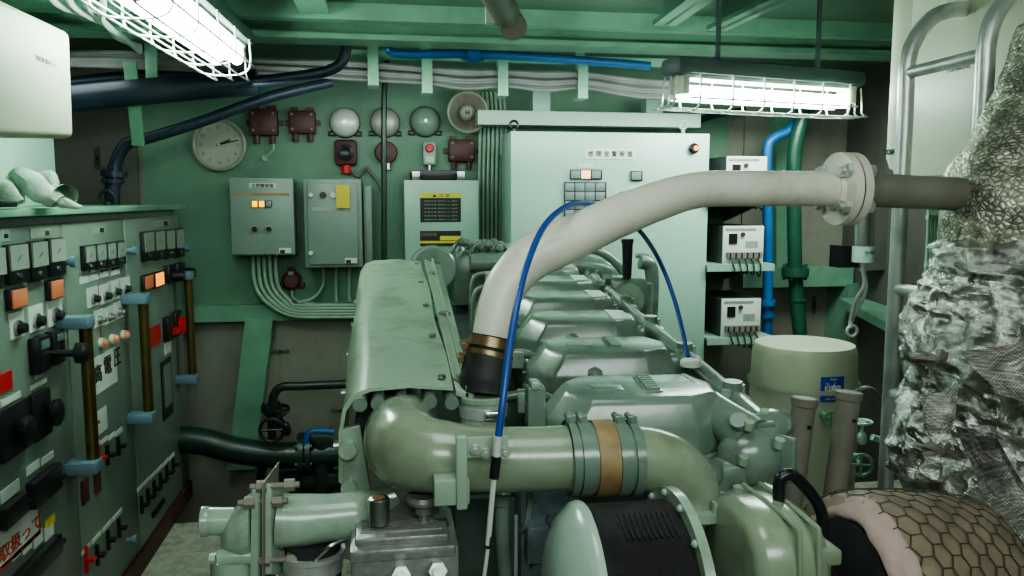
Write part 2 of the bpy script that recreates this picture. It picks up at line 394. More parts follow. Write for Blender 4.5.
# ================================================================== SWITCHBOARD
XF = -1.10
YS = [X(-190, 300, XF).y, X(66, 300, XF).y, X(128, 300, XF).y, X(182, 300, XF).y]
def fb(b, tl, br, t=.006, base=0, bev=0):
    p = X(*tl, XF); q = X(*br, XF)
    return b.bb((XF + base, min(p.y, q.y), min(p.z, q.z)), (XF + base + t, max(p.y, q.y), max(p.z, q.z)), bev=bev)
def fp(px, py, out=0): p = X(px, py, XF); return Vector((XF + out, p.y, p.z))
cabs = []
labs = ['grey green switchboard cabinet with three tall meters and a red-bordered warning sign',
        'grey green switchboard cabinet with a white sign in large black characters',
        'grey green switchboard cabinet at the far end, with a lit orange lamp and four meters']
for i in range(3):
    y0, y1 = YS[i], YS[i + 1]
    t = thing('switchboard_cabinet', labs[i], 'cabinet', (-1.6, (y0 + y1) / 2, 0), 'switchboard cabinets in a row')
    fin(B().bb((-2.2, y0 + .002, .09), (XF - .02, y1 - .002, 1.596)), 'cabinet_body', 'panel', t)
    fin(B().bb((XF - .02, y0 + .006, .1), (XF, y1 - .006, 1.57), bev=.004), 'door', 'panel', t)
    fin(B().bb((-2.15, y0 + .002, 0), (XF + .01, y1 - .002, .09)), 'plinth', 'redbrown', t)
    cabs.append(t)
CA, CB, CC = cabs
wt = fin(B().bb((-2.3, YS[0], 1.6), (XF + .03, YS[3] + .06, 1.625), bev=.004), 'worktop', 'beam')
tag(wt, 'long green steel top covering the whole row of switchboard cabinets', 'worktop')
def one(parent, name, mat, tl, br, t=.006, bev=0, base=0): return fin(fb(B(), tl, br, t, base, bev), name, mat, parent)
def meter(parent, tl, br, btl, bbr):
    m = one(parent, 'meter', 'black', (tl[0] - .8, tl[1] - 1), (bbr[0], bbr[1]), .018, .003)
    fin(fb(B(), tl, br, .004, .018), 'meter_glass', 'meter', m)
    c = fp((tl[0] + br[0]) / 2 + 1, (btl[1] + bbr[1]) / 2, .018)
    fin(B().cyl(c, c + XR * .006, .008, n=10), 'zero_screw', 'steel', m)
    s = fp((tl[0] + br[0]) / 2, (tl[1] + br[1]) / 2 + 1, .0225)
    w = (br[0] - tl[0]); 
    fin(B().box(s + Vector((0, 0, -.0)), (.001, .03, .002), rot=Matrix.Rotation(.5, 3, 'X')), 'needle', 'ink', m)
for q in [((2, 246), (22, 268), (0, 270), (24, 281)), ((25, 243), (42, 265), (25, 268), (42, 279)), ((44, 240), (60, 260), (43, 263), (61, 274)), ((-24, 250), (-1, 274), (-24, 276), (-1, 288))]: meter(CA, *q)
for x0, x1, yt, yb in [(80, 90, 247, 261), (92, 101, 245.5, 259.5), (103, 111, 244, 258), (113, 121, 243, 256)]: meter(CB, (x0, yt), (x1, yb), (x0, yb + 1), (x1 + 1, yb + 8))
for x0, x1, yt, yb in [(140, 150, 233, 250.5), (152, 161, 232, 249), (163, 171, 231, 248), (173, 180.5, 230, 247)]: meter(CC, (x0, yt), (x1, yb), (x0, yb + 1), (x1 + 1, yb + 9))
def lamp(parent, tl, br, mat):
    l = one(parent, 'indicator_lamp', 'black', (tl[0] - 1.2, tl[1] - 1), (br[0] + 1, br[1] + 1), .016, .002)
    fin(fb(B(), tl, br, .006, .016, .002), 'lens', mat, l)
for q in [((5, 291), (21, 305)), ((45, 282), (58, 296))]: lamp(CA, *q, 'orange')
lamp(CC, (141, 277), (149, 287), 'orange'); lamp(CC, (152, 274), (160, 284), 'orangelit')
def knob(parent, px, py, r, mat='black', plate=None, bez='steel', h=.03, name='rotary_switch'):
    c = fp(px, py)
    k = fin(B().cyl(c, c + XR * .012, r * 1.35, n=20), name, bez, parent)
    if plate: fin(fb(B(), (px - plate, py - plate * 1.7), (px + plate, py + plate * .9), .003), 'switch_plate', 'label', k)
    fin(B().lathe([(r, .012), (r, h * .6), (r * .8, h)], c, XR, 16), 'knob_grip', mat, k)
for q in [(16, 328), (35, 321), (54, 315)]: knob(CA, *q, .018, plate=8)
for q in [(92, 299), (104, 296), (114, 292), (124, 289)]: knob(CB, *q, .015, plate=6)
for q in [(98, 320), (108, 317), (118, 312)]: knob(CB, *q, .013, 'steel', plate=5)
for q in [(100, 343), (111, 339), (122, 335)]:
    l = fin(B().cyl(fp(*q), fp(*q, .014), .020, n=18), 'indicator_lamp', 'label', CB)
    fin(B().lathe([(.016, .014), (.016, .022), (.010, .03)], fp(*q), XR, 16), 'lens', 'orange', l)
one(CB, 'red_strip', 'red', (98, 283), (101.5, 350), .002)
for x, y in [(79, 280), (89, 277), (99, 274), (110, 271.5)]: one(CB, 'name_label', 'label', (x, y - 3), (x + 9, y + 2), .003)
for x, y in [(79, 271.5), (89, 269.5), (99, 267.5), (110, 265.5)]: one(CB, 'name_label', 'labeldim', (x, y), (x + 9, y + 3), .003)
for tl, br, p in [((29, 229), (50, 237), CA), ((-12, 231), (9, 241), CA), ((93, 227), (105, 233), CB), ((153, 221), (169, 226), CC)]:
    l = one(p, 'name_plate', 'labeldim', tl, br, .003)
    fin(fb(B(), (br[0] - 6, (tl[1] + br[1]) / 2 - 2), (br[0] - 2, (tl[1] + br[1]) / 2 + 2), .001, .003), 'lettering', 'ink', l)
# breakers and T-handle of cabinet A
for tl, br in [((27, 339), (42, 369)), ((44, 332), (57, 361))]:
    k = one(CA, 'breaker', 'black', tl, br, .03, .004)
    fin(fb(B(), (tl[0] + 3, tl[1] + 3), (br[0] - 3, br[1] - 22), .004, .03), 'toggle', 'hood', k)
c = fp(44, 354)
fin(B().cyl(c + XR * .02, c + XR * .11, .012).lathe([(.012, .09), (.034, .10), (.034, .125), (.02, .135)], c, XR, 20), 'pull_handle', 'black', CA)
one(CA, 'red_plate', 'red', (-8, 378), (12, 388), .003)
for tl, br in [((0, 401), (20, 397)), ((30, 386), (46, 382)), ((35, 374), (42, 376)), ((26, 468), (39, 467)), ((41, 459), (53, 457)), ((0, 492), (19, 490))]: one(CA, 'name_label', 'label', tl, br, .003)
for tl, br, kc in [((-6, 412), (25, 446), (12, 431)), ((27, 396), (47, 432), (42, 413))]:
    k = one(CA, 'breaker', 'black', tl, br, .02, .004)
    c = fp(*kc, .02); fin(B().lathe([(.02, 0), (.03, .012), (.043, .016), (.045, .03), (.03, .038)], c, XR, 24), 'round_grip', 'black', k)
for tl, br in [((25, 484), (54, 487)), ((-6, 511), (19, 512)), ((10, 577), (54, 552))]:
    k = one(CA, 'breaker_row', 'black', tl, br, .03, .003)
    c = fp(br[0] + 1, br[1] - 10, .02); fin(B().box(c, (.02, .03, .012)), 'toggle', 'black', k)
s = one(CA, 'warning_sign', 'red', (-46, 563), (40, 533), .003)
fin(fb(B(), (-44, 567), (37.5, 530), .002, .003), 'sign_face', 'label', s)
text('して取扱って', (fp(9, 546, .0055)), YF, ZU, .05, 'redink', s, width=.40, bold=.015)
for k in range(5):
    x = 54 - 11 * k; one(CA, 'name_label', 'label', (x - 10, 543 + 6.6 * k - 14), (x - .8, 543 + 6.6 * k - 9), .003)
one(CA, 'yellow_tag', 'yellow', (45, 521), (54, 521), .004)
# cabinet B
s = one(CB, 'high_voltage_sign', 'label', (92.5, 359), (117, 381), .003)
pc = fp(105, 366, .0045)
text('高', pc + Vector((0, -.095, -.01)), YF, ZU, .072, 'ink', s, width=.085, bold=.012)
text('電', pc + YF * .02, YF, ZU, .072, 'ink', s, width=.085, bold=.012)
text('圧', pc + Vector((0, .135, .01)), YF, ZU, .072, 'ink', s, width=.085, bold=.012)
s = one(CB, 'notice_label', 'label', (94, 414), (107, 428), .003)
fin(fb(B(), (97, 421), (99, 423), .001, .003), 'lettering', 'redink', s)
for k in range(4): one(CB, 'name_label', 'label', (93 + 7.5 * k, 445 - 4.3 * k), (99.5 + 7.5 * k, 444 - 4.3 * k), .003)
for k in range(4): one(CB, 'name_label', 'label', (81 + 10.5 * k, 552 - 11.5 * k), (90 + 10.5 * k, 546 - 11.5 * k), .003)
def toggle(p, px, py, mat='black', h=.05):
    c = fp(px, py); k = fin(B().box(c + XR * .006, (.012, .016, h)), 'toggle_switch', mat, p)
    fin(B().box(c + XR * .02 + ZU * 0, (.03, .03, .012)), 'lever', mat, k)
for q in [(106, 455), (117, 446), (96, 555), (107, 540), (118, 528)]: toggle(CB, *q, h=.08)
toggle(CB, 97, 458, 'red', .1); toggle(CB, 85, 560, 'red', .1); one(CB, 'red_plate', 'reddark', (80, 482), (87, 500), .01); one(CB, 'red_plate', 'reddark', (93, 474), (99, 490), .01)
# cabinet C
for tl, br in [((162, 318), (168, 339)), ((170, 313), (177, 333)), ((163, 266), (170, 280)), ((172, 264), (180, 279))]: one(CC, 'breaker', 'black', tl, br, .03, .003)
knob(CC, 168, 276, .03, 'black', bez='black', h=.08); knob(CC, 178, 273, .03, 'black', bez='black', h=.09)
one(CC, 'red_plate', 'red', (149, 329), (160, 342), .006)
c = fp(170, 330); l = fin(B().box(c + XR * .035, (.03, .14, .03)).box(c + XR * .05 + Vector((0, .05, .02)), (.03, .04, .08)), 'red_lever', 'red', CC)
one(CC, 'name_label', 'label', (164, 343), (171, 351), .003)
k = one(CC, 'meter_window', 'black', (160, 363), (172.5, 412), .006); fin(fb(B(), (162, 367), (171, 402), .002, .006), 'window_glass', 'panel', k)
for k in range(6):
    one(CC, 'name_label', 'label', (137 + 6.3 * k, 489 - 6.2 * k), (142.6 + 6.3 * k, 486 - 6.2 * k), .003)
    toggle(CC, 140.5 + 6.3 * k, 505 - 8 * k, h=.08)
one(CC, 'relay_block', 'black', (152, 518), (163, 498), .01)
for p, px, py in [(CA, 64, 262), (CB, 127, 251), (CC, 181, 248), (CB, 127, 540)]:
    c = fp(px, py); fin(B().lathe([(.012, 0), (.012, .02), (.02, .022), (.02, .04)], c, XR, 12), 'door_latch', 'bracket', p)
def px_(y):
    lo, hi = 0, 384
    for _ in range(40):
        m_ = (lo + hi) / 2
        if X(m_, 300, XF + .075).y < y: lo = m_
        else: hi = m_
    return lo
def rail(p, y, pyt, pyb, r=.021):
    o = .075; pt = X(y, pyt, XF + o); y = pt.y; zt = pt.z; zb = X(px_(y), pyb, XF + o).z
    g = fin(B().cyl((XF + o, y, zb), (XF + o, y, zt), r, n=20), 'grab_rail', 'brass', p)
    for z in (zt, zb):
        fin(B().box((XF + .051, y - .02, z), (.104, .075, .042), bev=.006), 'rail_bracket', 'bracket', g)
rail(CA, 85, 321, 473); rail(CB, 143, 298, 421); rail(CC, 188, 275, 381)
# lifting ring on the worktop
fin_o = fin(B().torus((-1.35, 4.22, 1.665), (0, 1, .2), .032, .009).cyl((-1.35, 4.22, 1.622), (-1.35, 4.22, 1.64), .018), 'eye_bolt', 'dkgreen2')
tag(fin_o, 'dark round eye bolt standing on the far end of the green worktop', 'eye bolt')
# gloves heap
def glove(path, rr, name, lab, extra=None):
    b = B().tube(path, rr, 14, 6)
    if extra:
        for e, er in extra: b.tube(e, er, 10, 5)
    b.noise(.008, 22)
    o = fin(b, name, 'glove'); tag(o, lab, 'glove', 'work gloves dropped on the switchboard top'); return o
yg = 2.75
glove([Y(14, 178, yg), Y(24, 178, yg - .02), Y(40, 190, yg - .05), Y(58, 202, yg - .05)], [.022, .034, .036, .026], 'work_glove', 'pale green cotton glove arched over the heap with its cuff hanging',
      [([Y(16, 178, yg), Y(6, 188, yg - .03), Y(-4, 200, yg - .02)], [.02, .02, .012]), ([Y(20, 176, yg), Y(18, 190, yg), Y(22, 203, yg)], [.018, .018, .01])])
glove([Y(30, 200, yg + .1), Y(40, 180, yg + .12), Y(48, 176, yg + .12), Y(54, 190, yg + .1)], [.014, .022, .022, .014], 'work_glove', 'small crumpled glove standing up behind the arched one')
glove([Y(-6, 186, yg - .15), Y(6, 192, yg - .16), Y(20, 203, yg - .16)], [.03, .028, .016], 'work_glove', 'flattened glove nearest the cream casing')
gb = B().tube([Y(46, 196, yg + .03), Y(58, 193, yg), Y(66, 196, yg - .06)], [.02, .026, .036], 14, 5, cap=False)
gb.tube([Y(62, 202, yg - .04), Y(72, 205, yg - .05), Y(82, 207, yg - .05)], [.02, .012, .004], 8, 4).noise(.005, 25)
g = fin(gb, 'work_glove', 'glove'); tag(g, 'glove with a stiff open cream cuff facing out, at the end of the heap', 'glove', 'work gloves dropped on the switchboard top')
kk = fin(B().bb(Y(-14, 201, 2.45), Y(18, 207, 2.55), bev=.004), 'notebook', 'black'); tag(kk, 'small black flat case under the gloves on the worktop', 'case')

# cream insulated casing on left wall + mint box under
p0 = Y(75, 139, 2.5); p1 = Y(71, 32, 2.5); n0 = Vector((p0.x - .03, 1.0, p0.z - .09)); n1 = Vector((p1.x - .02, 1.0, p1.z - .02))
cs = thing('insulated_casing', 'large cream insulated casing hanging above the switchboard', 'casing', (-1.5, 1.8, p0.z))
fin(B().hexa([n0, p0, (-2.4, 2.5, p0.z), (-2.4, 1.0, n0.z), n1, p1, (-2.4, 2.5, p1.z), (-2.4, 1.0, n1.z)], bev=.02), 'casing_shell', 'cream', cs)
text('TOMBO-K', Vector((p0.x + .0012, 2.33, Y(60, 63, 2.35).z)), YF, ZU, .013, 'greypipe', cs, width=.13)
q0 = Y(54, 204, 3.6); q1 = Y(54, 138, 3.6)
mb = fin(B().bb((-2.4, 2.52, 1.626), (q1.x, 3.6, q1.z + .05), bev=.006).bb((-2.4, 1.6, 1.626), (q1.x, 2.519, 1.735), bev=.004), 'wall_cabinet', 'mint'); tag(mb, 'bright mint steel box on the worktop below the cream casing', 'cabinet')

# ================================================================== BULKHEAD ITEMS
YW = YB - .027
def W(px, py, out=0): return Y(px, py, YW - out)
def wbox(b, tl, br, yfront, yback, bev=.004):
    p = Y(*tl, yfront); q = Y(*br, yfront); return b.bb((p.x, yfront, q.z), (q.x, yback, p.z), bev=bev)
def wplate(parent, name, mat, tl, br, y, t=.004, bev=0):
    p = Y(*tl, y); q = Y(*br, y); return fin(B().bb((p.x, y - t, q.z), (q.x, y, p.z), bev=bev), name, mat, parent)
BK = Vector((0, -1, 0))
# clock
c = W(220, 145); ck = thing('wall_clock', 'round cream wall clock reading about twelve past two', 'clock', c)
fin(B().lathe([(.142, 0), (.149, .015), (.151, .035), (.140, .042), (.129, .036), (.127, .022)], c, BK, 48), 'clock_case', 'clockrim', ck)
f = c + BK * .0375
fin(B().cyl(c, c + BK * .025, .130, n=48), 'dial', 'clockface', ck); f = c + BK * .027
for h in range(1, 13):
    t = R(90 - 30 * h); text(str(h), f + Vector((math.cos(t), 0, math.sin(t))) * .102, XR, ZU, .021, 'greypipe', ck, 'numeral', bold=.02)
for nm, deg, L, w in [('hour_hand', 90 - 66, .07, .010), ('minute_hand', 90 - 76, .115, .006)]:
    d = Vector((math.cos(R(deg)), 0, math.sin(R(deg)))); fin(B().box(f + d * L * .42 + BK * .004, (L * 1.1, .003, w), rot=Matrix.Rotation(-R(deg), 3, 'Y')), nm, 'ink', ck)
fin(B().cyl(f, f + BK * .008, .006), 'hub', 'label', ck)
# bells
def bell(px, py, r, mat, lab, name='alarm_bell'):
    c = W(px, py); t = thing(name, lab, 'bell', c, 'bells on the bulkhead')
    fin(B().lathe([(r * 1.04, 0), (r * 1.04, .02), (r * .9, .03)], c, BK, 28).box(c + Vector((-r * .9, -.01, -r * .75)), (.04, .02, .03), bev=.006).box(c + Vector((r * .9, -.01, -r * .75)), (.04, .02, .03), bev=.006), 'bell_base', 'black', t)
    fin(B().lathe([(r, .03), (r * .98, .045), (r * .85, .065), (r * .55, .082), (r * .2, .09), (.002, .091)], c, BK, 32, cap0=True), 'gong', mat, t)
    fin(B().cyl(c + BK * .088, c + BK * .1, .01, n=12), 'centre_bolt', 'steel', t)
bell(345, 123, .085, 'bellsilver', 'shiny silver bell above the square red buzzer')
bell(385, 123, .085, 'bellgrey', 'silver bell crossed by the thin dark green pipe')
bell(425, 122, .088, 'box', 'grey green painted bell beside the horn speaker')
# horn speaker
c = W(465, 115); t = thing('horn_speaker', 'round grey horn speaker with a ridged centre boss', 'speaker', c)
fin(B().lathe([(.03, 0), (.045, .05), (.06, .1), (.095, .15), (.118, .165), (.120, .175), (.110, .172), (.085, .15), (.05, .11), (.04, .10)], c, BK, 40), 'horn', 'greypipe', t)
fin(B().lathe([(.045, .105), (.045, .13), (.03, .145)], c, BK, 24), 'boss', 'clockrim', t)
fin(B().torus(c + BK * .168, BK, .115, .008, 40), 'rim', 'clockrim', t)
text('H', c + BK * .146, XR, ZU, .028, 'ink', t, bold=.03)
# red-brown junction boxes top
def jbox(px, py, w, h, lab, window=False, cat='junction box'):
    c = W(px, py); t = thing('junction_box', lab, cat, c, 'dark red boxes on the bulkhead')
    b = B().box(c + BK * .035, (w, .07, h), bev=.01)
    for sx in (-1, 1): b.box(c + Vector((sx * w * .55, -.01, 0)), (.035, .02, .03)) ; b.box(c + Vector((sx * w * .3, -.02, h * .55)), (.04, .04, .03))
    fin(b, 'box_body', 'reddark', t)
    b = B()
    for sx in (-.28, .28): b.cyl(c + Vector((sx * w, -.035, -h * .5)), c + Vector((sx * w, -.035, -h * .5 - .045)), .018, n=8)
    fin(b, 'cable_glands', 'greypipe' if window else 'reddark', t)
    if window:
        fin(B().box(c + BK * .073, (w * .75, .006, h * .62), bev=.003), 'cover_plate', 'greypipe', t)
    else:
        fin(B().box(c + BK * .073, (w * .85, .008, h * .78), bev=.004), 'cover_plate', 'reddark', t)
        b = B()
        for sx in (-1, 1):
            for sz in (-1, 1): b.cyl(c + Vector((sx * w * .36, -.075, sz * h * .32)), c + Vector((sx * w * .36, -.083, sz * h * .32)), .008, n=8)
        fin(b, 'screws', 'greypipe', t)
jbox(265, 123, .155, .15, 'dull dark red junction box beside the clock')
jbox(303, 123, .15, .13, 'dark red junction box with a grey square cover')
jbox(461, 151, .16, .13, 'dark red junction box below the horn speaker')
# small cable from box to hole
tag(fin(B().tube([W(273, 142, .03), W(273, 150, .03), W(266, 157, .02)], .01, 8).cyl(W(265, 158), W(265, 158, .02), .018), 'cable_stub', 'cablegreen'), 'short green cable curling into a hole beneath the dull red box', 'cable')
# buzzers
c = W(346, 153); t = thing('buzzer', 'square dark red buzzer below the shiny bell', 'buzzer', c)
fin(B().box(c + BK * .03, (.13, .06, .15), bev=.02), 'buzzer_body', 'reddark', t); fin(B().lathe([(.05, .055), (.05, .07), (.03, .075), (.02, .07)], c, BK, 24), 'sounder', 'black', t)
fin(B().cyl(c + Vector((0, -.03, -.075)), c + Vector((0, -.03, -.12)), .03, n=12), 'gland', 'red', t)
c = W(386, 153); t = thing('buzzer', 'round dark red buzzer behind the thin green pipe', 'buzzer', c)
fin(B().lathe([(.062, 0), (.068, .03), (.06, .06), (.03, .065)], c, BK, 28), 'buzzer_body', 'reddark', t); fin(B().cyl(c + BK * .06, c + BK * .075, .022), 'sounder', 'black', t)
fin(B().cyl(c + Vector((0.01, -.03, -.06)), c + Vector((0.01, -.03, -.10)), .02, n=12), 'gland', 'steel', t)
# call button
c = W(429, 154); t = thing('call_button', 'small grey box with a red push button under the painted bell', 'push button', c)
fin(B().box(c + BK * .03, (.075, .06, .135), bev=.008), 'box_body', 'box2', t); fin(B().lathe([(.026, .06), (.026, .075), (.02, .082)], c + ZU * .03, BK, 20), 'button', 'red', t)
fin(B().box(c + Vector((0, -.062, -.035)), (.05, .004, .035)), 'nameplate', 'label', t); fin(B().cyl(c + ZU * -.065 + BK * .03, c + ZU * -.1 + BK * .03, .016), 'gland', 'steel', t)
# fire detector
c = W(292, 280); t = thing('smoke_detector', 'dark brown round detector with three lugs below the lamp box', 'detector', c)
fin(B().lathe([(.058, 0), (.058, .03), (.04, .05)], c, BK, 24).box(c + Vector((0, -.015, .065)), (.045, .03, .03), bev=.008).box(c + Vector((-.06, -.015, -.03)), (.03, .03, .04), bev=.008).box(c + Vector((.06, -.015, -.03)), (.03, .03, .04), bev=.008).cyl(c + Vector((0, -.02, -.05)), c + Vector((0, -.02, -.09)), .016), 'detector_body', 'reddark', t)
fin(B().box(c + Vector((0, -.052, .045)), (.03, .004, .02)), 'nameplate', 'steel', t); fin(B().cyl(c + BK * .05, c + BK * .056, .02), 'centre_cap', 'redbrown', t)
# control boxes
t = thing('control_box', 'grey green control box with two glowing yellow lamps', 'control box', W(262, 262), 'control boxes on the bulkhead')
yf = 4.64
fin(wbox(B(), (229, 178), (295, 255), yf + .01, YW - .0), 'box_body', 'box', t)
fin(wbox(B(), (229, 178), (295, 254), yf, yf + .012), 'door', 'box', t)
wplate(t, 'hinge_side', 'dkgreen2', (296, 182), (299, 252), yf + .03, .004)
l = wplate(t, 'name_plate', 'label', (249, 183), (276, 188), yf, .003)
text('主機警報盤', Y(262.5, 185.5, yf - .0045), XR, ZU, .022, 'ink', l, width=.12, bold=.01)
l = wplate(t, 'name_plate', 'rustband', (234, 193), (290, 196), yf, .001)
for x, m in [(252, 'yellowlit'), (259, 'yellowlit'), (266, 'lampoff')]:
    q = wplate(t, 'indicator_lamp', 'black', (x - .6, 200.5), (x + 6.2, 207.5), yf, .008); wplate(q, 'lens', m, (x, 201), (x + 5.4, 207), yf - .008, .006, .001)
for x in (255, 269):
    c = Y(x, 229, yf); k = fin(B().cyl(c, c + BK * .01, .02), 'push_button', 'steel', t); fin(B().cyl(c + BK * .01, c + BK * .02, .015), 'cap', 'black', k)
l = wplate(t, 'maker_plate', 'label', (279, 248), (291, 253), yf, .003); wplate(l, 'emblem', 'ink', (280, 250), (285, 253), yf - .003, .001)
t = thing('control_box', 'grey green control box with a yellow tag hung on its switch', 'control box', W(335, 270), 'control boxes on the bulkhead')
fin(wbox(B(), (303, 179), (363, 267), yf + .02, YW), 'box_body', 'box', t)
fin(wbox(B(), (307, 183), (358.5, 264), yf, yf + .022), 'door', 'box', t)
fin(wbox(B(), (363, 186), (373, 268), yf + .1, YW), 'side_duct', 'box', t)
for x, y, m, r in [(311, 195, 'label', .012), (323, 195, 'black', .018), (333, 195, 'steel', .016), (311, 253, 'label', .012)]:
    c = Y(x, y, yf); fin(B().cyl(c, c + BK * .018, r), 'lock' if m == 'label' else 'switch', m, t)
wplate(t, 'label_strip', 'clockface', (312, 207), (356, 211), yf, .002)
wplate(t, 'yellow_tag', 'yellow', (336, 185), (350, 208), yf - .018, .006)
l = wplate(t, 'maker_plate', 'label', (345, 258), (357, 263), yf, .003); wplate(l, 'emblem', 'ink', (346, 260), (351, 263), yf - .003, .001)
t = thing('control_box', 'pale green control box with a black and yellow notice', 'control box', W(440, 268), 'control boxes on the bulkhead')
yf = 4.55
fin(wbox(B(), (404, 180), (479, 268), yf, YW), 'box_body', 'box2', t)
fin(wbox(B(), (411, 170), (464, 179.5), yf + .08, YW), 'top_rail', 'black', t)
for x in (416, 461):
    k = fin(wbox(B(), (x - 4, 171), (x + 4, 180), yf + .02, yf + .03), 'hanging_lug', 'steel', t)
l = wplate(t, 'warning_notice', 'ink', (420, 193), (461, 222), yf, .003)
wplate(l, 'yellow_heading', 'yellow', (420, 193), (461, 198), yf - .003, .001)
text('▲ 注 意', Y(441, 195.5, yf - .0045), XR, ZU, .02, 'ink', l, width=.1)
for k in range(6): text('・配線作業 確認の上 操作', Y(440, 201 + 3.7 * k, yf - .0035), XR, ZU, .008, 'labeldim', l, width=.2)
l = wplate(t, 'maker_plate', 'ink', (420, 231), (461, 246), yf, .003)
text('DENYO', Y(429, 234.5, yf - .0035), XR, ZU, .018, 'rustband', l, width=.085)
wplate(l, 'yellow_band', 'yellow', (440, 236), (461, 240), yf - .003, .001); wplate(l, 'yellow_band', 'yellow', (420, 241), (461, 243), yf - .003, .001)
# alarm panel (big)
yf = 4.25
t = thing('alarm_cabinet', 'wide pale green alarm cabinet with a grid of grey lamps', 'cabinet', Y(607, 350, yf + .2))
fin(wbox(B(), (511, 131), (703.5, 372), yf, 4.6), 'cabinet_body', 'panel2', t)
fin(B().bb((Y(511, 300, yf).x + .02, 4.6, 0), (Y(703, 300, yf).x - .05, YB - .03, Y(511, 150, yf).z)), 'rear_section', 'box', t)
fin(B().bb((Y(514, 300, yf).x, yf + .03, 0), (Y(700, 300, yf).x, 4.58, Y(600, 372, yf).z)), 'pedestal', 'panel', t)
s = wplate(t, 'title_plate', 'label', (584.5, 148), (636, 159.5), yf, .003)
for k, ch in enumerate('機関室警報盤'): text(ch, Y(591 + 7.8 * k, 153.8, yf - .0035), XR, ZU, .030, 'ink', s, width=.030, bold=.012)
def lgrid(xs, ys, w, h, lit=None, name='lamp_block'):
    k = wplate(t, name, 'black', (xs[0] - 1, ys[0] - 1), (xs[-1] + w + 1, ys[-1] + h + 1), yf, .012, .002)
    for i, x in enumerate(xs):
        for j, y in enumerate(ys):
            wplate(k, 'lens', lit if (i, j) == (1 if len(xs) == 3 else 0, 0) and lit else 'lampoff', (x, y), (x + w, y + h), yf - .012, .005, .001)
lgrid([571, 581.3, 591.6], [170.5], 9, 8, 'amberlit'); lgrid([565, 575.2, 585.4, 595.6], [183, 192, 201, 210], 9, 8)
lgrid([631.5], [171.8], 9.5, 8); lgrid([621, 631], [192.6], 9.5, 6, 'orangelit')
wplate(t, 'name_label', 'label', (578, 164), (593.5, 168), yf, .003); wplate(t, 'name_label', 'label', (629, 186.5), (643, 190.5), yf, .003)
c = Y(693, 148.5, yf); k = fin(B().lathe([(.028, 0), (.03, .02), (.02, .03)], c, BK, 8), 'alarm_knob', 'black', t); fin(B().lathe([(.014, .03), (.012, .036)], c + XR * .006, BK, 16), 'lens', 'orangelit', k)
for x in (683, 514):
    c = Y(x, 125, yf + .1); fin(B().torus(c, YF, .022, .007, 24).cyl(c - ZU * .022, c - ZU * .045, .012), 'lifting_eye', 'box2' if x > 600 else 'black', t)
# cable bundle at left of alarm cabinet
b = B()
for k in range(7):
    x = 478 + 4.3 * k; b.tube([Y(x, 92, 4.8), Y(x + 2, 130, 4.8), Y(x + 1, 200, 4.8), Y(x + 1, 262, 4.8)], .010, 8, 4)
o = fin(b, 'cable_bundle', 'cablegreen'); tag(o, 'flat bundle of green painted cables dropping beside the alarm cabinet', 'cables', kind='stuff')
b = B()
for k in range(6):
    x = 929 + 4.0 * k; b.tube([Y(x, 205, 3.3), Y(x - 1, 240, 3.3), Y(x - 4, 280, 3.3), Y(x - 12, 330, 3.4)], .0085, 8, 4)
b.box(Y(940, 217, 3.28), (.13, .02, .02)).box(Y(938, 265, 3.28), (.13, .02, .02))
o = fin(b, 'cable_bundle', 'cablegreen'); tag(o, 'clamped bundle of green painted cables behind the ladder', 'cables', kind='stuff')
# cables under the lamp box (individual)
for k in range(5):
    x = 253 + 5.6 * k; r_ = 1 - k * .16
    e_ = 5 * k; pts = [W(x, 254, .10), W(x + .5, 275 - k, .10), W(x + 5 - k * .4, 292 - k, .10), W(x + 18 - k, 306 - 1.4 * k, .11), W(x + 40 - e_, 316 - 2.6 * k, .12), W(330, 317 - 2.9 * k, .12), W(372, 317 - 2.9 * k, .12)]
    tag(fin(B().tube(pts, .0125, 10, 6), 'power_cable', 'cablegreen'), 'green painted cable curving from the lamp box down to the ledge', 'cable', 'cables below the lamp box')
for k, x in enumerate((323, 336, 349)):
    tag(fin(B().tube([W(x, 266, .06), W(x, 285, .04), W(x - (10 if k == 0 else 0), 298 - 1 * k, .06), W(x - (26 if k == 0 else -1), 303 - 1 * k, .10)], .011, 10, 5), 'power_cable', 'cablegreen'), 'green painted cable dropping from the box with the yellow tag', 'cable', 'cables below the tagged box')
tag(fin(B().tube([W(292, 291, .03), W(293, 298, .05), W(302, 303, .08), W(314, 304, .09)], .009, 8, 5), 'power_cable', 'cablegreen'), 'thin green cable looping out of the brown detector', 'cable')
tag(fin(B().tube([W(350, 168, .03), W(358, 176, .03), W(366, 168, .03), W(370, 172, .03), W(378, 182, .03), W(384, 196, .03)], .010, 8, 5), 'power_cable', 'cablegrey'), 'grey cable looping under the red buzzers', 'cable')
# thin vertical green pipe over the bells
tag(fin(B().tube([Y(387, 46, 4.5), Y(387, 60, 4.5), Y(384, 100, 4.5), Y(384, 200, 4.5), Y(384, 300, 4.5)], .016, 12, 3), 'vertical_pipe', 'dkgreen2'), 'thin dark green pipe running down past the silver bell', 'pipe')

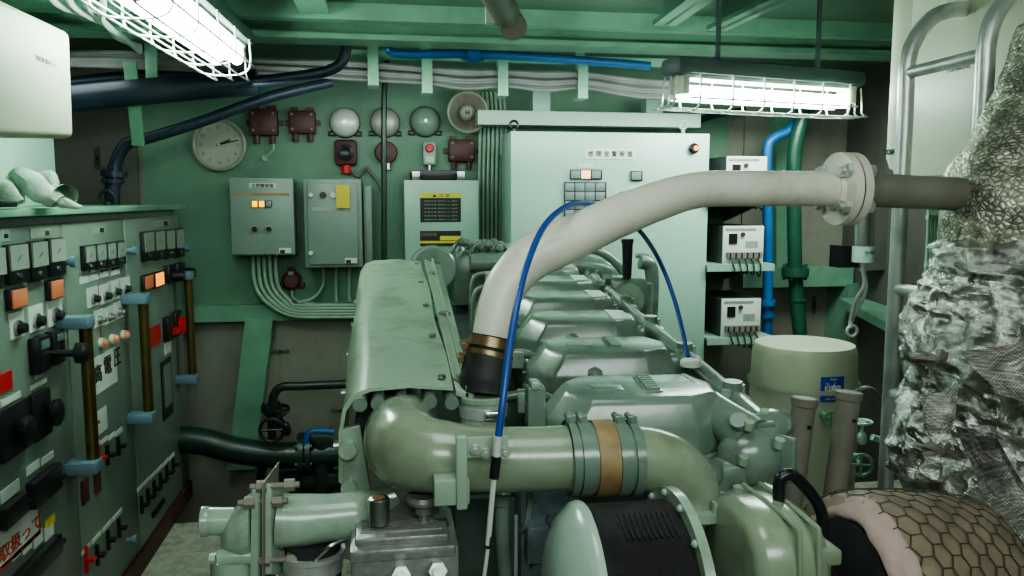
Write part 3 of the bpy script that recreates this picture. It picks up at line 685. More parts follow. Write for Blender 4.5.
# ================================================================== OVERHEAD
b = B()
rows = [(random.uniform(-.045, .05), random.uniform(-.05, .05), random.uniform(.009, .016)) for _ in range(17)]
for dz, dy, r in rows:
    ys = 4.28 + dy
    pts = [Y(40, 58, ys) + ZU * dz * .7, Y(150, 60, ys) + ZU * dz, Y(260, 66, ys) + ZU * dz * .8, Y(350, 70, ys) + ZU * dz * 1.1, Y(425, 75, ys) + ZU * dz, Y(465, 79, ys) + ZU * dz * 1.2, Y(505, 78, ys) + ZU * dz, Y(545, 81, ys) + ZU * dz * 1.2, Y(585, 80, ys) + ZU * dz, Y(640, 88, ys) + ZU * dz * 1.2, Y(720, 92, ys) + ZU * dz, Y(850, 100, ys) + ZU * dz]
    b.tube(pts, r, 8, 3)
o = fin(b, 'overhead_cables', 'cablegrey'); tag(o, 'thick run of grey cables strapped under the ceiling along the bulkhead', 'cables', kind='stuff')
for x, y, lab in [(151, 58, 'green cable hanger by the caged lamp over the switchboard'), (373, 66, 'green cable hanger above the silver bells'), (427, 74, 'green cable hanger above the painted bell'), (503, 77, 'green cable hanger above the horn speaker'), (583, 80, 'green cable hanger above the alarm cabinet')]:
    c = Y(x, y, 4.2); tag(fin(B().box(c, (.055, .012, .19), bev=.003).box(c + Vector((0, .07, -.09)), (.055, .15, .012)).box(c + Vector((0, .07, (2.47 - c.z) / 2)), (.05, .02, 2.47 - c.z)), 'cable_hanger', 'beam'), lab, 'hanger', 'hangers of the overhead cable run')
tr = fin(B().bb(Y(340, 58, 4.3), Y(690, 61, 4.35)), 'cable_tray', 'beam'); tag(tr, 'narrow green tray edge above the grey cable run', 'tray')
def pipe(pts, r, mat, name, lab, cat='pipe', n=16, flanges=(), sub=6, group=None):
    t = thing(name, lab, cat, pts[0], group)
    fin(B().tube(pts, r, n, sub), 'pipe_run', mat, t)
    for p, ax, rr, h in flanges:
        q = fin(B().cyl(Vector(p) - Vector(ax).normalized() * h / 2, Vector(p) + Vector(ax).normalized() * h / 2, rr, n=20), 'flange', mat, t)
        b = B(); u, v, a = B.basis(ax)
        for k in range(6):
            d = u * math.cos(k * math.pi / 3 + .3) + v * math.sin(k * math.pi / 3 + .3)
            b.cyl(Vector(p) + d * rr * .8 - a * h * .95, Vector(p) + d * rr * .8 + a * h * .95, rr * .11, n=6)
        fin(b, 'bolts', mat if mat != 'bluepipe' else 'bluepipe', q)
    return t
pipe([Y(40, 102, 4.1), Y(140, 92, 4.1), Y(258, 82, 4.1)], .062, 'navy', 'overhead_pipe', 'thick dark blue pipe under the cables over the switchboard')
pipe([Y(236, 84, 4.0), Y(300, 76, 4.0), Y(330, 70, 4.0), Y(344, 58, 4.0), Y(347, 30, 4.0)], .026, 'navy', 'overhead_pipe', 'dark pipe bending up into the ceiling beside the blue pipe')
pipe([Y(60, 84, 4.45), Y(140, 76, 4.45), Y(330, 66, 4.45)], .03, 'navy', 'overhead_pipe', 'dark blue pipe tucked behind the thick one')
pipe([Y(112, 212, 4.3), Y(113, 180, 4.3), Y(117, 160, 4.3), Y(127, 144, 4.3), Y(145, 139, 4.3), Y(200, 122, 4.3), Y(270, 97, 4.3), Y(332, 82, 4.3)], [.036, .036, .03, .03, .028, .028, .028, .026], 'navy', 'overhead_pipe', 'slanting dark blue pipe crossing the bulkhead above the clock',
     flanges=[(Y(114, 174, 4.3), (0.06, 0, 1), .062, .03), (Y(113, 181, 4.3), (0.04, 0, 1), .055, .02)])
c = Y(131, 94, 4.05); d = Y(138, 146, 4.2)
tag(fin(B().hexa([(d.x - .03, 4.2, d.z), (d.x + .03, 4.2, d.z), (d.x + .03, 4.215, d.z), (d.x - .03, 4.215, d.z), (c.x - .03, 4.05, c.z + .15), (c.x + .03, 4.05, c.z + .15), (c.x + .03, 4.065, c.z + .15), (c.x - .03, 4.065, c.z + .15)], bev=.004), 'pipe_strap', 'beam'), 'flat green strap holding the slanting dark pipe', 'strap')
pipe([Y(378, 38, 4.02), Y(388, 48, 4.02), Y(400, 54, 4.02), Y(470, 54, 4.02), Y(560, 59, 4.05), Y(650, 66, 4.05)], .022, 'bluepipe', 'overhead_pipe', 'blue pipe running under the deck beam', flanges=[(Y(473, 53, 4.02), (1, 0, 0), .045, .06)])
pipe([Y(690, 128, 4.75), Y(697, 122, 4.75), Y(715, 115, 4.75), Y(745, 110, 4.75)], .02, 'dkgreen2', 'wall_pipe', 'small dark green pipe curving above the grey units')
pipe([Z(470, -60, 2.25), Y(505, 12, 2.9), Y(514, 28, 2.92)], .05, 'greypipe', 'ceiling_pipe_stub', 'short grey pipe end poking down from the ceiling')
tag(fin(B().bb(Y(486, 0, 2.9) + ZU * .1, Y(494, 25, 2.93)), 'white_tag', 'label'), 'white strip hanging beside the grey ceiling pipe stub', 'tag')
for k in range(4):
    pts = [Z(36 + 22 * k, -30, 2.4), Y(55 + 16 * k, 2 + k * 1, 3.0), Y(84 + 6 * k, 14 + 3 * k - 4 * (k > 1), 3.2), Y(104 + 3 * k, 22 + 3 * k, 3.4), Y(118 + 2 * k, 38, 3.8), Y(140, 46 + 2 * k, 4.15)]
    tag(fin(B().tube(pts, .012, 8, 6), 'ceiling_cable', 'tape'), 'pale cable looping from the ceiling above the cream casing', 'cable', 'pale cables by the caged lamp')

# ---- lamps
def lampfix(a, b, name, lab, w, hoodmat='hood', down=Vector((0, 0, -1)), cageout=.075, ncage=7, strips=3):
    a = Vector(a); b = Vector(b); d = (b - a).normalized(); s = d.cross(ZU).normalized(); L = (b - a).length; c = (a + b) / 2
    rot = Matrix((s, d, s.cross(d))).transposed()
    t = thing(name, lab, 'ceiling light', c + ZU * .08, 'caged fluorescent lights')
    fin(B().box(c + ZU * .085, (w * 1.25, L + .10, .06), rot=rot, bev=.02), 'lamp_housing', hoodmat, t)
    fin(B().box(c + ZU * .05, (w * .9, L + .02, .012), rot=rot), 'reflector', 'label', t)
    for sx in ((-1, 1) if w > .12 else (0,)):
        fin(B().cyl(a + s * sx * w * .24, b + s * sx * w * .24, .025, n=20), 'fluorescent_tube', 'tube', t)
    for e in (a, b):
        fin(B().box(e + ZU * .02, (w * .85, .03, .06), rot=rot, bev=.006), 'lamp_holder', 'cream', t)
    cg = B(); hw = w * .62; dp = cageout
    for k in range(ncage):
        p = a + d * L * (k + .3) / (ncage - .4)
        cg.tube([p + s * hw + ZU * .06, p + s * hw - ZU * dp * .55, p + s * hw * .55 - ZU * dp, p - s * hw * .55 - ZU * dp, p - s * hw - ZU * dp * .55, p - s * hw + ZU * .06], .0035, 6, 4)
    for q in range(strips):
        o = hw * .6 * (2 * q / (strips - 1) - 1)
        cg.tube([a - d * .04 + s * o + ZU * .05, a - d * .05 + s * o - ZU * dp * .7, a - d * .01 + s * o - ZU * dp, b + d * .01 + s * o - ZU * dp, b + d * .05 + s * o - ZU * dp * .7, b + d * .04 + s * o + ZU * .05], .0035, 6, 5)
    for sx in (-1, 1): cg.tube([a + s * sx * hw - ZU * dp * .4, b + s * sx * hw - ZU * dp * .4], .0035, 6, 1)
    fin(cg, 'wire_cage', 'wire', t)
    b_ = B()
    for e in (.2, .8):
        p = a + (b - a) * e; b_.box(Vector((p.x, p.y, (p.z + .11 + 2.47) / 2)), (.014, .014, 2.47 - p.z - .11))
    fin(b_, 'hanger', hoodmat, t)
    return t
lampfix((-.66, 2.25, 2.21), (-.61, 3.38, 2.21), 'caged_ceiling_light', 'bright caged fluorescent lamp running lengthwise near the switchboard', .17, ncage=5, strips=3)
la = Y(680, 92, 2.7); lb = Y(846, 102, 2.95)
lampfix(la, lb, 'caged_ceiling_light', 'bright caged fluorescent lamp hung crosswise above the white flange', .09, ncage=6, cageout=.06)

# ================================================================== RIGHT BACK
def unit(px0, py0, px1, py1, yf, lab, shelfpy):
    p = Y(px0, py0, yf); q = Y(px1, py1, yf)
    t = thing('power_unit', lab, 'electrical unit', ((p.x + q.x) / 2, yf + .2, q.z), 'grey power units on wall shelves')
    fin(B().bb((p.x, yf + .01, q.z), (q.x, yf + .42, p.z), bev=.006), 'unit_body', 'psub', t)
    fc = fin(B().bb((p.x, yf, q.z), (q.x, yf + .012, p.z), bev=.003), 'front_face', 'psu', t)
    w = q.x - p.x; h = p.z - q.z
    def u(a, b_): return Vector((p.x + w * a, yf, p.z - h * b_))
    fin(B().bb(u(.14, .2), u(.34, .46) + BK * .006), 'breaker', 'black', t)
    fin(B().cyl(u(.47, .22), u(.47, .22) + BK * .012, .012), 'lamp', 'reddark', t)
    fin(B().bb(u(.05, .06), u(.8, .12) + BK * .002), 'title_strip', 'labeldim', t)
    fin(B().bb(u(.08, .68), u(.92, .84) + BK * .03), 'terminal_block', 'greypipe', t)
    b = B()
    for k in range(6): b.box(u(.13 + .14 * k, .76) + BK * .032, (.006, .01, .03))
    fin(b, 'terminal_dividers', 'black', t)
    b = B()
    for k in range(5):
        s = u(.2 + .15 * k, .84) + BK * .02; b.tube([s, s + Vector((.004 * k, -.02, -.04)), s + Vector((.02, .0, -.07 - .008 * k)), s + Vector((.05, .1, -.09))], .004, 6, 4)
    fin(b, 'wires', 'black', t)
    fin(B().bb(u(.55, .4), u(.85, .58) + BK * .001), 'scale_marks', 'labeldim', t)
    return t
unit(727, 156, 766, 198, 4.25, 'topmost grey power unit partly hidden by the white pipe', 0)
unit(723.5, 226, 763, 264, 4.25, 'middle grey power unit on the wall shelf', 0)
unit(722, 299, 760, 337, 4.25, 'lowest grey power unit just above the cream tank', 0)
for py, lab in [(199.5, 'green steel shelf under the topmost power unit'), (265.5, 'green steel shelf under the middle power unit'), (338.5, 'green steel shelf under the lowest power unit')]:
    a = Y(702, py, 4.3); c = Y(768, py, 4.3)
    a2 = Y(722, {199.5: 198, 265.5: 264, 338.5: 337}[py], 4.25)
    o = fin(B().bb((a.x, 4.22, a2.z - .014), (c.x, YB, a2.z)).bb((a.x, 4.22, a2.z - .04), (c.x, 4.235, a2.z - .014)).prism([(c.x - .02, 4.25, a2.z - .014), (c.x - .02, YB, a2.z - .014), (c.x - .02, YB, a2.z - .16)], (.01, 0, 0)), 'wall_shelf', 'box2')
    tag(o, lab, 'shelf', 'shelves for the power units')
pipe([Y(812, 108, 4.5), Y(800, 118, 4.5), Y(788, 131, 4.5), Y(774, 138, 4.5), Y(767.5, 150, 4.5), Y(767.5, 200, 4.5), Y(768, 260, 4.5), Y(767, 345, 4.5)], .030, 'bluepipe', 'water_pipe', 'bright blue pipe standing beside the power units', flanges=[(Y(767, 303, 4.5), (0, 0, 1), .05, .03), (Y(767, 316, 4.5), (0, 0, 1), .045, .02)], sub=5)
pipe([Y(812, 85, 4.45), Y(802, 118, 4.45), Y(795, 150, 4.45), Y(794, 200, 4.45), Y(795, 262, 4.45), Y(797, 300, 4.45), Y(801, 345, 4.45)], .042, 'dkgreen', 'water_pipe', 'dark green pipe with a bolted flange beside the blue pipe', flanges=[(Y(795, 272, 4.45), (0, 0, 1), .08, .05), (Y(798, 300, 4.45), (0, 0, 1), .05, .012)])
# mast of canister filter
t = thing('canister_filter', 'metal canister filter with a white label behind the white flange', 'filter', Y(863, 262, 3.9))
c0 = Y(864, 200, 3.9); c1 = Y(863, 262, 3.9)
fin(B().cyl(c1 + ZU * .03, c0 + ZU * .1, .055, n=28), 'canister', 'steel', t)
fin(B().cyl(c1, c1 + ZU * .085, .058, n=28), 'label_band', 'box2', t)
text('FILTER', c1 + Vector((-.0, -.0585, .055)), XR, ZU, .012, 'ink', t, width=.06)
b = B(); b.lathe([(.02, 0), (.012, -.03), (.02, -.035), (.02, -.05)], c1, ZU, 12)
for k in (0, 1): b.tube([c1 + Vector((.0, 0, -.04)), Y(861 - 2 * k + 5, 285, 3.9), Y(862 - 6 * k, 300, 3.95), Y(853 - k * 2, 318, 4.0), Y(850, 328, 4.0)], .011, 10, 6)
b.torus(Y(852, 331, 4.0), YF, .03, .009)
fin(b, 'flexible_hose', 'galv', t)
fin(B().bb(Y(840, 246, 4.0), Y(849, 266, 4.1)), 'mounting_block', 'black', t)
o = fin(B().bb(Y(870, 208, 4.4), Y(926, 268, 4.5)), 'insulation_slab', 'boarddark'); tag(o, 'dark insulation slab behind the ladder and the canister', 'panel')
# cream tank
t = thing('cream_tank', 'large round cream tank with a blue sticker', 'tank', (0, 0, 0))
tc = Y(804, 352, 3.15); rT = .215
t.location = (tc.x, tc.y, .32)
zt = Y(804, 343, 3.15).z
fin(B().lathe([(rT * .96, 0), (rT * 1.05, .02), (rT * 1.06, .3), (rT * 1.0, zt - .32 - .03), (rT * .95, zt - .32), (rT * .6, zt - .32 + .012), (.01, zt - .32 + .016)], (tc.x, tc.y, .32), ZU, 56), 'tank_body', 'tankc', t)
fin(B().lathe([(rT * 1.075, .54), (rT * 1.08, .55), (rT * 1.075, .56)], (tc.x, tc.y, .32), ZU, 56, False, False), 'hoop', 'tankc', t)
fin(B().bb((tc.x - .2, tc.y - .15, 0), (tc.x + .2, tc.y + .15, .33)), 'stand', 'panel', t)
# sticker curved on tank
import mathutils
d0 = Y(830.5, 394, 3.15 - rT * .97); ang0 = math.atan2(d0.y - tc.y, d0.x - tc.x); zs = Y(830.5, 388, 2.95).z; hw = .052; hh = .052
b = B(); n = 8; rings = []
for k in range(n + 1):
    an = ang0 + (k / n - .5) * (2 * hw / (rT * 1.03)); cc = Vector((tc.x + math.cos(an) * rT * 1.045, tc.y + math.sin(an) * rT * 1.045, zs))
    rings.append([b.bm.verts.new(cc - ZU * hh), b.bm.verts.new(cc + ZU * hh)])
for a_, c_ in zip(rings, rings[1:]): b.bm.faces.new((a_[0], c_[0], c_[1], a_[1]))
st = fin(b, 'sticker', 'bluelab', t)
nrm = Vector((math.cos(ang0), math.sin(ang0), 0)); tx = Vector((-math.sin(ang0), math.cos(ang0), 0)); sp = Vector((tc.x, tc.y, zs)) + nrm * rT * 1.056
text('KEBER', sp + ZU * .005, tx, ZU, .022, 'whiteink', st, width=.075, bold=.03)
text('The', sp + ZU * .024 - tx * .028, tx, ZU, .009, 'whiteink', st); text('Marine', sp + ZU * .042, tx, ZU, .007, 'whiteink', st)
text('KPF-C50-T', sp - ZU * .022, tx, ZU, .010, 'whiteink', st, width=.06); text('TANK, PACKING', sp - ZU * .039, tx, ZU, .008, 'whiteink', st, width=.07)
bo = [(.006, .034), (-.012, -.002), (.0, .0), (-.008, -.028), (.014, .008), (.002, .006)]
fin(B().prism([sp + tx * a_ + ZU * c_ + nrm * .002 for a_, c_ in bo], nrm * .001), 'lightning_mark', 'whiteink', st)
# valves right of tank
def valve(p, ax, r, mat, lab, name='hand_valve'):
    p = Vector(p); t = thing(name, lab, 'valve', p)
    fin(B().torus(p, ax, r, r * .16, 24).tube([p - B.basis(ax)[0] * r, p + B.basis(ax)[0] * r], r * .12, 6, 1).tube([p - B.basis(ax)[1] * r, p + B.basis(ax)[1] * r], r * .12, 6, 1), 'hand_wheel', mat, t)
    a = Vector(ax).normalized(); fin(B().cyl(p, p + a * r * 2.2, r * .2).lathe([(r * .3, r * 1.2), (r * .5, r * 1.5), (r * .5, r * 2.2), (r * .3, r * 2.5)], p, a, 14), 'valve_body', mat, t)
    return t
valve(Y(831, 419, 2.86), (0, 1, 0), .03, 'beam', 'small green hand wheel on the front of the cream tank')
valve(Y(862, 422, 2.5), (0.05, 0, -1), .032, 'mint', 'pale green valve wheel standing behind the grey tube')
valve(Y(861, 465, 2.3), (0.3, 1, 0), .035, 'beam', 'green spoked valve wheel low behind the grey tube')
pipe([Y(872, 437, 2.6), Y(890, 443, 2.6), Y(910, 450, 2.6)], .012, 'mint', 'small_pipe', 'thin pale green pipe running from the standing valve')
pipe([Y(853, 395, 2.85), Y(864, 389, 2.8), Y(875, 393, 2.8), Y(884, 410, 2.8)], .013, 'cablegrey', 'hose_loop', 'grey hose looping out beside the cream tank', 'hose')
# grey leaning tubes
for a, c, lab in [((805, 398), (791, 500), 'grey upright tube with a rim, nearer the engine'), ((849.5, 392), (835, 495), 'grey upright tube leaning beside the ladder')]:
    p = Y(*a, 1.75); q = Y(*c, 1.75); d = (q - p) / (p.z - q.z); e = p + d * (p.z - .0)
    t = thing('grey_tube', lab, 'pipe', e, 'two grey upright tubes')
    fin(B().cyl(e, p, .028, n=28), 'tube_body', 'greypipe', t)
    ax = (p - e).normalized(); fin(B().lathe([(.0285, -.02), (.0315, -.018), (.032, 0), (.028, .002), (.026, -.004)], p, ax, 28), 'rim', 'greypipe', t)
    fin(B().cyl(p - ax * .065 + Vector((.004, -.0275, 0)), p - ax * .065 + Vector((.004, -.031, 0)), .005), 'screw', 'black', t)

# ================================================================== LADDER + CREAM CASING RIGHT
XL = 1.46; ya = X(905, 120, XL).y; yb = X(985, 80, XL).y
t = thing('ladder', 'silver tubular steel ladder with curved tops', 'ladder', (XL, (ya + yb) / 2, 0))
for yy in (ya, yb):
    fin(B().tube([(XL, yy, 0), (XL, yy, 1.0), (XL, yy, 1.85), (XL, yy, 2.04), (XL + .04, yy, 2.13), (XL + .12, yy + .01, 2.18), (XL + .3, yy + .02, 2.20), (XL + .45, yy + .02, 2.19)], .022, 18, 6), 'rail', 'galv', t)
z0 = 2.005
for k in range(6):
    fin(B().cyl((XL, ya, z0 - .305 * k), (XL, yb, z0 - .305 * k), .017, n=16), 'rung', 'galv', t)
cs = thing('insulated_casing', 'cream insulated casing behind the ladder, with small printed marks', 'casing', (1.9, 1.9, 1.7))
xc = 1.64; yc = X(876, 150, xc).y; zb = 1.70
fin(B().bb((xc, .4, zb), (2.6, yc - .14, 2.32), bev=.02), 'casing_shell', 'cream', cs)
fin(B().bb((xc + .01, yc - .15, zb + .03), (2.5, yc, 2.36), bev=.06), 'rounded_end', 'cream', cs)
fin(B().bb((xc - .01, .4, 2.32), (2.7, yc - .1, 2.36)), 'top_ledge', 'greypipe', cs)
fin(B().bb((xc - .006, .4, zb - .02), (xc + .1, yc - .14, zb + .004)), 'bottom_lip', 'wire', cs)
text('TOMBO-K', X(958, 68, xc - .001), -YF, ZU, .014, 'greypipe', cs, width=.10)
text('TOM', X(889, 152, xc + .008), -YF, ZU, .02, 'ink', cs, width=.07, bold=.04)

# ================================================================== WHITE PIPE & EXHAUST
XP = [(492, 336, 1.46), (499, 303, 1.47), (511, 279, 1.48), (532, 258, 1.49), (564, 242, 1.50), (612, 219, 1.53), (655, 202, 1.57), (690, 191.5, 1.60), (722, 189, 1.61), (836, 189, 1.62)]
t = thing('white_pipe', 'large white pipe arching over the engine to a bolted flange', 'pipe', Y(492, 336, 1.46))
wp = [Y(*q[:2], q[2]) for q in XP]; wp[-2].z = wp[-1].z
fin(B().tube(wp, [.037, .038, .040, .043, .044, .0425, .0405, .0385, .038, .038], 36, 8), 'pipe_run', 'white', t)
fe = wp[-1]; AX = Vector((1, -.0, 0))
def flange(c, r, h, mat, name, bolts=True):
    q = fin(B().lathe([(r * .55, -.012), (r * .62, -.004), (r, 0), (r, h)], c, AX, 40), name, mat, t)
    return q
f1 = flange(fe, .079, .018, 'white', 'flange')
b = B()
for an in (39, 141, 219, 321):
    an = R(an); d = Vector((0, math.cos(an), math.sin(an))) * .060
    b.cyl(fe + d - AX * .022, fe + d + AX * .055, .0085, n=12); b.hexnut(fe + d - AX * .014, AX, .0145, .013); b.hexnut(fe + d + AX * .044, AX, .0145, .013)
    b.cyl(fe + d - AX * .003, fe + d + AX * .0, .018, n=18)
fin(b, 'flange_bolts', 'galv', f1)
fin(B().cyl(fe + AX * .018, fe + AX * .022, .076, n=40), 'gasket', 'ink', t)
t2 = thing('grey_exhaust_stub', 'grey pipe running from the white flange into the silver lagging', 'pipe', fe + AX * .022)
fin(B().lathe([(.079, .0), (.079, .018), (.045, .024)], fe + AX * .022, AX, 40), 'flange', 'white', t2)
fin(B().cyl(fe + AX * .035, fe + Vector((.46, 0, -.018)), .037, n=32), 'pipe_run', 'greypipe', t2)
# silver lagging : upper scaly section and lower foil bag
def lag(secs, name, mat, amp, sc, n=64, m=60, par=None, lumps=None):
    b = B(); rings = []
    S = catmull([Vector((s[0], s[1], s[2])) for s in secs], 12 if mat == 'foil' else 8); Q = catmull([Vector((s[3], s[4], 0)) for s in secs], 12 if mat == 'foil' else 8)
    for p, q in zip(S, Q):
        ring = []
        for k in range(n):
            a = 2 * math.pi * k / n; v = Vector((math.cos(a) * q.x, math.sin(a) * q.y, 0))
            w = p + v
            if mat == 'foil':
                g_ = Vector((w.x + w.z * .6, w.y + w.z * .3, w.z - w.x * .5))
                dd = (1 - abs(noise.noise(Vector((g_.x * 4, g_.y * 4, g_.z * 7))) * 2.2)) * amp * .55 + (1 - abs(noise.noise(g_ * sc * 2.1)) * 2) * amp * .22 - amp * .5 + (noise.voronoi(w * 26)[0][0]) * .035 - .01
            else: dd = noise.fractal(w * sc, 1.0, 2.0, 4) * amp
            ring.append(b.bm.verts.new(w + v.normalized() * dd))
        rings.append(ring)
    b._skin(rings); return fin(b, name, mat, par, ang=180, flat=(mat == 'foil'))
ex = thing('exhaust_lagging', 'bulky silver exhaust lagging of scaly and crinkled foil', 'pipe lagging', (1.6, 1.6, .2))
def sec(px, py, y, r, ry=None):
    p = Y(px, py, y); return (p.x + r, y, p.z, r, ry or r * .8)
lag([sec(1036, 20, 1.64, .17), sec(1014, 80, 1.64, .19), sec(988, 130, 1.63, .20), sec(958, 185, 1.62, .22), sec(953, 230, 1.62, .23), sec(952, 268, 1.62, .23)], 'scaly_upper_wrap', 'scale', .016, 9, par=ex)
lag([sec(962, 238, 1.61, .225), sec(951, 250, 1.61, .25), sec(951, 268, 1.60, .25), sec(962, 276, 1.60, .24), sec(950, 288, 1.60, .25)], 'dark_foil_collar', 'foil', .025, 13, par=ex)
lag([sec(960, 270, 1.60, .23), sec(942, 290, 1.60, .25), sec(930, 320, 1.59, .27), sec(922, 360, 1.58, .28), sec(920, 400, 1.58, .28), sec(914, 440, 1.57, .29), sec(914, 475, 1.56, .29), sec(930, 510, 1.55, .28), sec(960, 545, 1.54, .27), sec(1000, 590, 1.52, .25), sec(1020, 640, 1.5, .25), sec(1025, 1080, 1.5, .22)], 'foil_bag', 'foil', .05, 9, n=190, par=ex)
# tied knot with frayed ends
for px, py in ((935, 358), (938, 450)):
    c = Y(px, py, 1.43 if px == 925 else 1.44); b = B()
    for k in range(7):
        a = random.uniform(0, 6.28); b.tube([c + Vector((math.cos(a) * .03, .02 + random.uniform(-.01, .02), math.sin(a) * .012)), c + Vector((0, -.01, 0)), c + Vector((math.cos(a + 2.4) * .035, .01, math.sin(a + 2.4) * .015))], .005, 6, 5)
    b.noise(.004, 40); fin(b, 'wire_tie', 'greypipe', ex)
# woven foil patches : draped sheets
def sheet(corners, nm, mat, amp=.02, sag=.0, n=16):
    b = B(); c = [Vector(q) for q in corners]; V = []
    for i in range(n + 1):
        row = []
        for j in range(n + 1):
            u, v = i / n, j / n; p = c[0] * (1 - u) * (1 - v) + c[1] * u * (1 - v) + c[2] * u * v + c[3] * (1 - u) * v
            w = noise.fractal(p * 9, 1.0, 2.0, 3); row.append(b.bm.verts.new(p + Vector((0, -1, 0)) * (amp * w + sag * math.sin(u * math.pi))))
        V.append(row)
    for i in range(n):
        for j in range(n): b.bm.faces.new((V[i][j], V[i + 1][j], V[i + 1][j + 1], V[i][j + 1]))
    return fin(b, nm, mat, ex, ang=180)
sheet([Y(962, 352, 1.37), Y(1050, 330, 1.32), Y(1060, 410, 1.30), Y(1000, 395, 1.33)], 'foil_fold', 'foilgrid', .02, .03)
sheet([Y(955, 425, 1.37), Y(1000, 440, 1.32), Y(1060, 545, 1.26), Y(1000, 520, 1.32)], 'foil_fold', 'foilgrid', .02, .03)
sheet([Y(920, 395, 1.42), Y(960, 385, 1.38), Y(950, 430, 1.37), Y(925, 430, 1.40)], 'foil_fold', 'foilgrid', .02, .01)
sheet([Y(908, 482, 1.42), Y(950, 470, 1.36), Y(1040, 600, 1.28), Y(985, 590, 1.30)], 'foil_fold', 'foil', .03, .05)

# hexagon blanket: lagged pipe bend with chicken wire
HB = thing('lagging_blanket', 'brown lagging blanket wrapped in hexagonal wire netting', 'pipe lagging', Y(900, 540, 1.3))
def hexsurf():
    x0 = Y(846, 505, 1.15).x; x1 = x0 + .27; zt2 = Y(880, 496, 1.15).z; rB = .15
    c0 = Vector((x0, 1.15, zt2 - rB)); c1 = Vector((x1, 1.22, zt2 - rB - .05)); ax = (c1 - c0).normalized(); L = (c1 - c0).length; u, v, a = B.basis(ax)
    def S(s, th, off=0):
        r = rB * (1 + .04 * math.sin(s * math.pi)) + off
        if s < .12: r *= .90 + .10 * math.sqrt(s / .12)
        return c0 + a * L * s + (u * math.cos(th) + v * math.sin(th)) * r
    return S, L
S, L = hexsurf()
b = B(); rings = []
for i in range(25): rings.append([b.bm.verts.new(S(i / 24, 2 * math.pi * k / 48)) for k in range(48)])
b._skin(rings); b.noise(.004, 20); fin(b, 'blanket', 'blanket', HB, ang=180)
b = B(); rr = .15; ncirc = 27
dth = 2 * math.pi / ncirc; ds = dth * rr * math.sqrt(3) / 2 / L; 
rs_ = dth * rr / math.sqrt(3)
for i in range(int(1 / ds) + 1):
    for k in range(ncirc):
        th = (k + (i % 2) * .5) * dth; s0 = i * ds
        pts = []
        for q in range(6):
            an = math.pi / 6 + q * math.pi / 3 ; ss = s0 + math.sin(an) * rs_ / L; tt = th + math.cos(an) * rs_ / rr
            pts.append((min(max(ss, 0.01), 1), tt))
        for q in (0, 1, 2):
            p = S(*pts[q], .004); r2 = S(*pts[q + 1], .004)
            if (p - r2).length > .003: b.tube([p, r2], .0011, 4, 1, cap=False)
fin(b, 'hexagonal_netting', 'netting', HB)
AXB = (S(.2, 0) - S(.1, 0)).normalized(); cB = (S(0, 0) + S(0, math.pi)) / 2
b = B().lathe([(.105, .03), (.108, -.004), (.118, -.014), (.128, -.004), (.136, .002), (.143, .008), (.148, .016), (.146, .022)], cB, AXB, 60, False, False)
b.noise(.007, 22); fin(b, 'pink_end_cloth', 'pink', HB, ang=180)
fin(B().cyl(cB + AXB * .0, cB - AXB * .012, .108, n=40), 'dark_end', 'rubber', HB)
# ================================================================== ENGINE
ENG = thing('diesel_engine', 'large grey green six cylinder diesel engine filling the middle of the room', 'engine', (.45, 2.3, 0))
O = Vector((.487, 1.5, 1.175))
ER = Matrix.Rotation(R(-5.0), 4, 'Z') @ Matrix.Rotation(R(2.9), 4, 'X')
EM = Matrix.Translation(O) @ ER
def E(u, v, w): return EM @ Vector((u, v, w))
PT = .36
